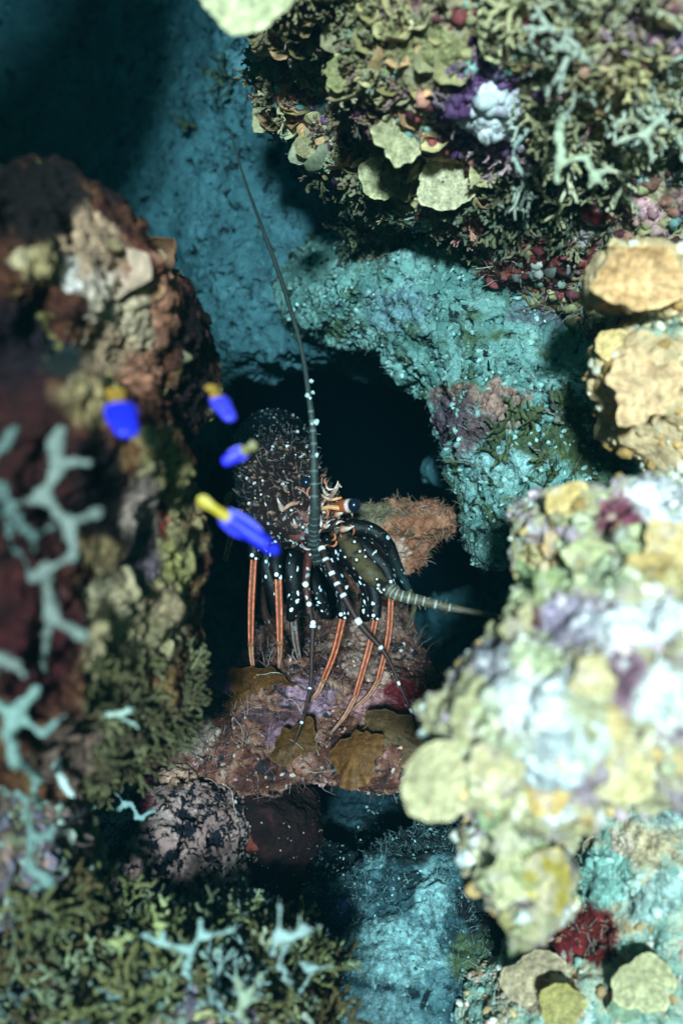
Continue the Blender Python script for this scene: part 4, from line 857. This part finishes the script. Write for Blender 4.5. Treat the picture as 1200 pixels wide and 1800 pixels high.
# curled pale-edged plates around the face
def ridge(rows, c0=(.80, .55, .46), c1=(.5, .14, .05)):
    P, R_ = pix_path(rows, 18); v_, f_ = tube(P, R_, 8); t = np.concatenate([np.repeat(np.linspace(0, 1, 18), 8), [0, 1]])[:, None]
    addp(v_, f_, np.array(c0) * (1 - t) + np.array(c1) * t, (0, 0, 0))
ridge([(492, 925, .935, 2), (497, 900, .925, 3), (515, 885, .925, 4), (538, 890, .93, 3)])
ridge([(500, 950, .93, 2), (490, 930, .93, 3), (493, 905, .935, 2)])
ridge([(465, 880, .955, 2), (480, 865, .955, 3), (503, 870, .955, 3), (505, 850, .965, 1)])
ridge([(440, 835, 1.0, 2), (465, 845, .98, 4), (490, 842, .98, 3), (530, 838, .97, 1)])
ridge([(450, 890, .965, 4), (462, 872, .96, 4), (470, 865, .96, 1)], (.85, .62, .50), (.7, .4, .3))
ridge([(560, 868, .945, 2), (580, 878, .935, 3), (600, 875, .93, 2)], (.88, .62, .5), (.7, .25, .08))
ridge([(555, 900, .925, 2), (575, 892, .92, 4), (600, 893, .92, 5), (610, 890, .92, 4)], (.85, .40, .18), (.75, .30, .10))
ridge([(562, 905, .92, 2), (566, 925, .915, 3), (580, 915, .915, 1)], (.9, .85, .8), (.8, .6, .5))
ridge([(565, 855, .955, 2), (575, 870, .945, 3), (592, 868, .945, 1)], (.9, .8, .75), (.7, .3, .1))
for _ in range(46):                                            # small curled orange and white marks of the face
    x0, y0 = rng.uniform(470, 615), rng.uniform(840, 960); a0 = rng.uniform(0, 6.28); r0 = rng.uniform(5, 13); d0 = np.interp(x0, [470, 540, 615], [.975, .915, .93]) + max(0, (880 - y0)) * .0007
    arc = np.linspace(a0, a0 + rng.uniform(1.2, 3), 4)
    c_ = (.58, .20, .08) if rng.random() < .35 else ((.88, .80, .78) if rng.random() < .6 else (.55, .18, .10))
    ridge([(x0 + r0 * math.cos(q_), y0 + r0 * math.sin(q_), d0, w_) for q_, w_ in zip(arc, (1, 2.2, 2, .6))], c_, (.35, .08, .04))
# round mouth-side plate with curl
P, R_ = pix_path([(505, 925, .925, 6), (520, 945, .92, 8), (540, 930, .918, 9), (532, 905, .92, 8), (512, 905, .925, 6)], 26); v_, f_ = tube(P, R_, 12); addp(v_, f_, (.16, .05, .04), (.4, .6, .4))

def limb(rows, n, col0, col1, pat, seg=14, stripe=False, flat=.8, knot=()):
    P, R_ = pix_path(rows, n)
    v_, f_ = tube(P, R_, seg, flat)
    t = np.concatenate([np.repeat(np.linspace(0, 1, n), seg), [0, 1]])[:, None]
    c = np.array(col0) * (1 - t) + np.array(col1) * t
    if stripe:
        kk = np.concatenate([np.tile(np.arange(seg), n), [0, 0]]); an = kk / seg * 2 * math.pi
        st = np.abs(np.cos(an * 1. )) ; dark = (st < .20)[:, None]; lite = ((st > .35) & (st < .62))[:, None]
        c = np.where(dark, c * .16, np.where(lite, np.clip(c * 1.3 + .14, 0, 1), c * .42))
    addp(v_, f_, c, pat)
    return P, R_
def dot(px, py, d, r, c=(.92, .93, .95)):
    addp(ICO2[0] * r * .0005 * d * np.array([1, .7, 1]) + W(px, py, d), ICO2[1], c, (0, 0, 0))
DOT = (1, 0, .25)
def leg(up, knee, lower, dac, r=9):
    """upper black dotted links, copper lower link, pointed tip"""
    limb(up, 26, BLACK, BLACK, DOT)
    limb([(x, y, d_, r_) for (x, y, d_, r_) in lower], 30, COPPER, COPPER, (0, 0, 0), 20, True, .9)
    limb(dac, 20, (.46, .13, .04), (.28, .08, .025), (0, 0, 0), 12, True)
    x, y, d_, r_ = lower[0]; dot(x - 3, y - 8, d_ - .004, r_ * .55); dot(x + 4, y - 2, d_ - .006, r_ * .38)
    x, y, d_, r_ = lower[-1]
    addp(ICO2[0] * r_ * .00054 * d_ + W(x, y, d_), ICO2[1], (.30, .12, .06), (0, 0, 0))
def thin(rows): return [(x, y, d_, r_ * .78) for x, y, d_, r_ in rows]
leg0 = leg
def leg(up, knee, lower, dac): leg0(up, knee, thin(lower), thin(dac))
leg([(490, 925, 1.0, 20), (462, 935, .97, 16), (448, 955, .955, 12), (446, 982, .95, 10)], None, [(446, 984, .95, 8.5), (442, 1060, .95, 8.5), (441, 1132, .955, 7)], [(441, 1132, .955, 7), (443, 1160, .957, 6), (448, 1192, .96, 2.5)])
leg([(510, 930, .98, 22), (490, 950, .955, 18), (484, 985, .945, 14), (488, 1016, .94, 10)], None, [(489, 1018, .94, 9.5), (491, 1075, .94, 9), (492, 1130, .94, 7.5)], [(492, 1130, .94, 7.5), (492, 1150, .943, 6), (490, 1174, .945, 2.5)])
leg([(540, 940, .97, 22), (575, 990, .94, 17), (602, 1040, .93, 13), (603, 1086, .93, 10)], None, [(602, 1088, .93, 8.5), (588, 1145, .935, 8), (568, 1196, .94, 7)], [(568, 1196, .94, 7), (556, 1220, .94, 6), (530, 1242, .94, 2.5)])
leg([(570, 940, .97, 22), (620, 985, .95, 18), (655, 1030, .945, 14), (660, 1086, .94, 10)], None, [(659, 1090, .94, 7.5), (648, 1140, .94, 8), (624, 1225, .935, 6.5)], [(624, 1225, .935, 6.5), (606, 1258, .93, 5.5), (580, 1290, .925, 2.5)])
leg([(590, 930, .98, 22), (640, 965, .97, 17), (678, 1000, .965, 13), (688, 1046, .96, 10)], None, [(687, 1050, .96, 7.5), (682, 1120, .96, 7.5), (664, 1197, .96, 6.5)], [(664, 1197, .96, 6.5), (645, 1225, .955, 5.5), (612, 1252, .95, 2.5)])
# upper right leg, all dark
limb([(580, 930, .96, 16), (612, 927, .95, 15), (645, 930, .95, 14), (668, 942, .95, 13), (684, 962, .955, 12)], 30, BLACK, BLACK, DOT)
limb([(683, 960, .955, 12), (700, 1000, .96, 9), (718, 1036, .965, 6)], 20, BLACK, (.015, .03, .03), (.5, 0, 0))
limb([(718, 1036, .965, 6), (728, 1065, .97, 5), (715, 1105, .975, 2)], 16, (.10, .09, .05), (.08, .06, .03), (0, 0, 0))
# left edge reddish legs
limb([(440, 920, 1.03, 10), (412, 930, 1.02, 9), (405, 950, 1.02, 7), (396, 985, 1.02, 5)], 20, (.28, .07, .04), (.40, .16, .10), (.3, .3, 0), 12, True)
limb([(430, 880, 1.04, 9), (408, 870, 1.03, 8), (400, 880, 1.03, 6), (395, 905, 1.04, 3)], 16, (.32, .09, .05), (.5, .2, .1), (.4, .3, 0))
# further dotted links behind and between
for up in ([(500, 940, 1.0, 22), (470, 975, .985, 18), (478, 1030, .98, 13), (486, 1075, .985, 8)], [(520, 940, .99, 24), (512, 990, .97, 20), (518, 1045, .97, 15), (510, 1090, .975, 8)],
           [(545, 945, .99, 24), (540, 1000, .975, 18), (560, 1050, .975, 14), (575, 1085, .98, 8)], [(580, 945, .99, 24), (630, 1000, .98, 20), (650, 1040, .975, 16), (640, 1090, .98, 9)], [(470, 930, 1.02, 24), (455, 980, 1.0, 16), (452, 1030, 1.0, 10)],
           [(600, 935, .98, 26), (660, 985, .985, 20), (690, 1035, .985, 12)]):
    limb(up, 24, BLACK, BLACK, DOT)
limb([(515, 1085, .985, 8), (520, 1130, .99, 7), (528, 1165, 1.0, 4)], 14, (.10, .03, .02), (.14, .05, .03), (.2, 0, 0), 12, True)
limb([(455, 1028, 1.0, 9), (470, 1090, 1.01, 7), (520, 1160, 1.03, 4)], 14, (.03, .012, .01), (.05, .02, .015), (.2, 0, 0))
# mouth legs: reddish dotted
limb([(548, 950, .93, 9), (541, 990, .925, 7), (538, 1030, .92, 6.5), (543, 1065, .92, 6), (550, 1098, .92, 4.5)], 30, (.14, .03, .02), (.02, .01, .01), (.6, .2, 0))
for (x, y, r_) in ((537, 1027, 7), (543, 1062, 6), (550, 1095, 6), (541, 1000, 3), (545, 975, 3)): dot(x, y, .912, r_ * .8)
# the two small antennules, white banded
def bands(rows, n, c, cb, marks, seg=10, wid=.012):
    P, R_ = pix_path(rows, n); v_, f_ = tube(P, R_ * (1 + .10 * fbm(P / .006, 3, 12)), seg, 1.)
    t = np.linspace(0, 1, n); m_ = np.zeros(n)
    for q_ in marks: m_ = np.maximum(m_, (np.abs(t - q_) < wid) * 1.)
    m_ = np.concatenate([np.repeat(m_, seg), [0, 0]])[:, None]
    return v_, f_, np.array(c) * (1 - m_) + np.array(cb) * m_
def antennule(rows, marks):
    return bands(rows, 160, (.035, .012, .010), (.92, .93, .95), marks, 10, .009)
# body centreline hair fringe
for _ in range(260):
    ii_ = rng.integers(60, 148); jj = rng.integers(0, 48); p = Vr[ii_, jj]; nrm = rad[ii_, jj]
    dv = nrm + rng.normal(0, .4, 3) + np.array([0, -.2, .2]); L = rng.uniform(.002, .006); t = np.linspace(0, 1, 4)[:, None]
    v_, f_ = tube(p + dv * L * t + np.array([0, 0, .3]) * L * t ** 2, [.00018] * 4, 3); addp(v_, f_, (.35, .26, .22), (0, 0, 0))
VV = []; FF = []; CC = []; PP = []; off = 0
for v_, f_, c_, p_ in LB: VV.append(v_); FF.append(f_ + off); CC.append(c_); PP.append(p_); off += len(v_)
LOBBASE = W(560, 1190, .97)
lob = empty('spiny_lobster', LOBBASE)
tag(lob, 'black spiny lobster with white spots and copper legs peering from its hole', 'lobster')
body = make_mesh('body', np.vstack(VV) - LOBBASE, np.vstack(FF), np.clip(np.vstack(CC), 0, 1), M_lob, lob, extra={'pat': np.vstack(PP)})
M_soft = col_mat('antenna shell', .3, 300, .45, .4, 0, .4)
def part(name, plist, mat, label=None, parent=lob):
    V_ = np.vstack([p[0] for p in plist]) - LOBBASE; o_ = 0; F_ = []
    for p in plist: F_.append(p[1] + o_); o_ += len(p[0])
    C3 = np.vstack([np.tile(p[2], (len(p[0]), 1)) if np.ndim(p[2]) == 1 else p[2] for p in plist])
    ob = make_mesh(name, V_, np.vstack(F_), np.clip(C3, 0, 1), mat, parent)
    if label: ob['label'] = label
    return ob
# long upright antenna
mk = list(np.cumsum(rng.uniform(.012, .026, 9))) + list(.20 + np.cumsum(rng.uniform(.015, .032, 8)))
v1 = bands([(556, 985, .935, 13), (551, 945, .915, 9.5), (553, 900, .90, 9), (552, 840, .895, 7.6), (550, 760, .895, 6.2), (542, 690, .90, 5), (531, 620, .91, 4), (514, 555, .92, 4), (490, 480, .94, 4), (455, 385, .96, 3), (428, 310, .98, 2.2), (405, 230, 1.0, 1.5)], 420, (.032, .042, .040), (.11, .14, .14), mk, 16, .0022)
extra = []
for (x, y) in ((545, 700), (550, 690), (540, 695), (548, 745), (556, 742), (547, 670), (556, 800)):
    extra.append((ICO2[0] * rng.uniform(.0012, .0024) * (1 + .4 * fbm(ICO2[0] * 2, 2, x))[:, None] + W(x, y, .893), ICO2[1], np.array([.55, .62, .62])))
for _ in range(60):
    t = rng.uniform(0, .4); n_ = int(t * 420) * 16; p = v1[0][n_ + rng.integers(0, 16)]
    dv = rng.normal(0, 1, 3) * np.array([1, .3, .6]); tt = np.linspace(0, 1, 4)[:, None]
    a2, b2 = tube(p + dv / np.linalg.norm(dv) * .0035 * tt, [.00022, .0002, .00015, .0001], 3); extra.append((a2, b2, np.array([.30, .30, .28])))
part('antenna', [v1] + extra, M_soft, 'upright grey banded antenna')
# right antenna: thick olive base and banded whip
P, R_ = pix_path([(590, 930, .945, 14), (612, 955, .93, 17), (636, 990, .915, 18), (662, 1018, .905, 15), (684, 1036, .895, 12)], 60); R_ = R_ * (1 + .10 * np.cos(np.linspace(0, 1, 60) * 2 * math.pi * 3))
a2, b2 = tube(P, R_, 24); kk_ = np.clip((fbm(a2 / .009, 3, 9) + .05) * 6, 0, 1)[:, None]; cb = np.array([[.10, .072, .034]]) * (1 - kk_) + np.array([[.012, .010, .008]]) * kk_
pl = [(a2, b2, cb)]
for _ in range(22):
    j_ = rng.integers(0, len(a2) - 2); p = a2[j_]; r_ = rng.uniform(.0009, .002)
    if p[1] < P[:, 1].mean() + .01:
        pl.append((ICO2[0] * r_ * 1.5 + p, ICO2[1], np.array([.015, .012, .012]))); pl.append((ICO2[0] * r_ * .8 + p + np.array([0, -r_ * 1.1, r_ * .3]), ICO2[1], np.array([.88, .84, .80])))
mk = [.04, .1, .15, .2, .25, .30, .35, .42, .5]
pl.append(bands([(684, 1036, .893, 13), (700, 1046, .89, 11), (740, 1056, .888, 9.5), (790, 1068, .885, 7.5), (845, 1078, .88, 5), (910, 1090, .87, 3), (980, 1110, .86, 2)], 260, (.11, .085, .055), (.40, .42, .38), mk, 14, .005))
for _ in range(70):
    t = rng.uniform(.02, .55); n_ = int(t * 260) * 14; p = pl[-1 - _][0][n_ + rng.integers(0, 14)]
    dv = rng.normal(0, 1, 3) * np.array([.5, .3, 1]); tt = np.linspace(0, 1, 4)[:, None]
    a2, b2 = tube(p + dv / np.linalg.norm(dv) * .0035 * tt, [.00022, .0002, .00015, .0001], 3); pl.append((a2, b2, np.array([.5, .45, .36])))
part('antenna', pl, M_soft, 'thick olive-based antenna pointing right')
part('antennule', [antennule([(560, 950, .925, 7), (573, 985, .915, 6.5), (588, 1018, .91, 6), (604, 1048, .905, 6.5), (635, 1100, .90, 6), (670, 1140, .90, 4.5), (690, 1175, .90, 3), (704, 1210, .90, 2.6), (720, 1245, .90, 2.4), (735, 1290, .905, 1.6)], [.05, .11, .19, .26, .33, .43, .55, .75, .90])], M_soft)
part('antennule', [antennule([(550, 1096, .92, 6), (548, 1150, .915, 4), (546, 1199, .91, 3.4), (538, 1240, .905, 3), (530, 1270, .90, 3), (515, 1310, .90, 1.8)], [.02, .45, .80])], M_soft)
# eyes on stalks
m_eye, n_e, b_e = newmat('eye'); b_e.inputs['Base Color'].default_value = (.006, .012, .028, 1); b_e.inputs['Roughness'].default_value = .22; b_e.inputs['Coat Weight'].default_value = .2
def lob_eye(px, py, d, r, stalk):
    c = W(px, py, d)
    e_ = make_mesh('eye', ICO3[0] * r * .0005 * d * np.array([1, .95, 1.05]), ICO3[1], None, m_eye, lob); e_.location = c - LOBBASE
    P, R_ = pix_path(stalk, 16); a2, b2 = tube(P, R_, 14); t = np.concatenate([np.repeat(np.linspace(0, 1, 16), 14), [0, 1]])[:, None]
    cc = np.array([.20, .03, .015]) * (1 - t) + np.array([.42, .11, .04]) * t + (t > .96) * np.array([.25, .35, .4]); a2 = a2 - c
    s_e = make_mesh('eyestalk', a2, b2, np.clip(cc, 0, 1), M_soft, e_)
lob_eye(622, 888, .915, 11.5, [(575, 892, .94, 7), (590, 893, .93, 10), (603, 890, .922, 12), (614, 889, .917, 12.5)])
lob_eye(538, 848, .935, 10.5, [(537, 885, .965, 5), (538, 872, .955, 7), (539, 862, .948, 8)])

# ------------------------------------------------------------------ fish
m_fish = col_mat('fish skin', .12, 300, .45, .15, 0, .4)
m_fe, _, be_ = newmat('fish eye'); be_.inputs['Base Color'].default_value = (.004, .004, .01, 1); be_.inputs['Roughness'].default_value = .15
def fish(tail, nose, d, hgt, blue, yel, label, yspan=.42, d2=None, roll=0):
    a_, b_ = W(*tail, d2 or d), W(*nose, d); L = np.linalg.norm(b_ - a_); ax = (b_ - a_) / L
    upv = np.array([0, -.1, 1.]) if abs(ax[0]) > .5 else np.array([-1, -.1, .2]); upv = upv - ax * (upv @ ax); upv /= np.linalg.norm(upv); sd = np.cross(ax, upv)
    # profile: s, half height, half width
    pr = np.array([(0, .05, .008), (.05, .14, .010), (.14, .12, .016), (.22, .10, .03), (.34, .14, .06), (.5, .17, .085), (.68, .18, .10), (.84, .165, .09), (.94, .13, .07), (.985, .07, .04), (1, .012, .012)])
    pr = spline(pr, 60); pr[:, 1:] = np.maximum(pr[:, 1:], .004); seg = 24; th = np.linspace(0, 2 * math.pi, seg, endpoint=False)
    H = hgt * .0005 * d / .42 / L
    V = np.stack([ (a_ + ax * L * s_)[None] + np.cos(th)[:, None] * sd * w_ * L + np.sin(th)[:, None] * upv * h_ * L * H for s_, h_, w_ in pr]).reshape(-1, 3)
    i = np.arange(59)[:, None] * seg; k = np.arange(seg)[None]; x = (i + k).ravel(); y = (i + (k + 1) % seg).ravel()
    F = np.concatenate([np.stack([x, y, y + seg], 1), np.stack([x, y + seg, x + seg], 1)])
    t = np.clip((np.repeat(pr[:, 0], seg) - yspan) / .03, 0, 1)[:, None]
    C = np.array(yel) * (1 - t) + np.array(blue) * t
    parts = [(V, F, C)]
    for sg, s0, s1, hh in ((1, .36, .80, .045), (-1, .34, .66, .045)):       # dorsal and anal fins
        n_ = 14; ss = np.linspace(s0, s1, n_); prof = np.interp(ss, pr[:, 0], pr[:, 1]) * H
        bt = np.sin(np.linspace(.25, math.pi, n_)) ** .6 * hh
        for th_ in (-.004, .004):
            lo_ = a_ + ax * (L * ss)[:, None] + upv * (sg * prof * .8 * L)[:, None] + sd * th_ * L * 1.5
            hi_ = a_ + ax * (L * (ss - .04))[:, None] + upv * (sg * (prof + bt) * L)[:, None] + sd * th_ * L * .3
            vv = np.vstack([lo_, hi_]); j = np.arange(n_ - 1)
            ff = np.concatenate([np.stack([j, j + 1, j + 1 + n_], 1), np.stack([j, j + 1 + n_, j + n_], 1)])
            parts.append((vv, ff, np.tile(np.array(blue if s0 > yspan - .1 else yel) * .8, (len(vv), 1))))
    V = np.vstack([p[0] for p in parts]); o_ = 0; F = []
    for p in parts: F.append(p[1] + o_); o_ += len(p[0])
    c0 = V.mean(0)
    ob = make_mesh('reef_fish', V - c0, np.vstack(F), np.clip(np.vstack([p[2] for p in parts]), 0, 1), m_fish); ob.location = c0
    for sg in (-1, 1):
        e_ = make_mesh('eye', ICO2[0] * L * .036, ICO2[1], None, m_fe, ob)
        e_.location = a_ + ax * L * .88 + sd * sg * L * .072 + upv * L * .05 * H - c0
    tag(ob, label, 'fish', 'small blue and yellow reef fish'); return ob
fish((348, 874), (490, 972), .60, 32, (.018, .028, .90), (.50, .37, .03), 'largest blue fish with long yellow tail in front of the lobster', .38)
fish((450, 780), (390, 815), .64, 28, (.03, .025, .75), (.18, .15, .04), 'small violet-blue fish with olive tail beside the lobster shell')
fish((368, 676), (408, 740), .62, 37, (.06, .06, .80), (.42, .24, .04), 'small violet fish with orange tail at the edge of the dark hole', d2=.64)
fish((200, 682), (226, 768), .54, 58, (.012, .022, .70), (.34, .19, .03), 'deep blue fish with ochre tail over the tan left rock', .34, d2=.56)

# ------------------------------------------------------------------ the water itself
hz = make_mesh('haze', *(lambda: (np.array([(x, y, z) for x in (-3.9, 3.9) for y in (-.72, 6.3) for z in (-1.3, 2.9)], float),
      np.array([(0, 1, 3, 2), (4, 6, 7, 5), (0, 4, 5, 1), (2, 3, 7, 6), (0, 2, 6, 4), (1, 5, 7, 3)])))(), smooth=False)
mh = bpy.data.materials.new('water haze'); mh.use_nodes = True; n = mh.node_tree; n.nodes.clear()
oo = n.nodes.new('ShaderNodeOutputMaterial'); pv = n.nodes.new('ShaderNodeVolumePrincipled')
pv.inputs['Color'].default_value = (.003, .020, .027, 1); pv.inputs['Absorption Color'].default_value = (.04, .20, .27, 1); pv.inputs['Density'].default_value = .78; pv.inputs['Anisotropy'].default_value = .2
n.links.new(pv.outputs[0], oo.inputs['Volume']); hz.data.materials.append(mh); tag(hz, None, None, kind='stuff')
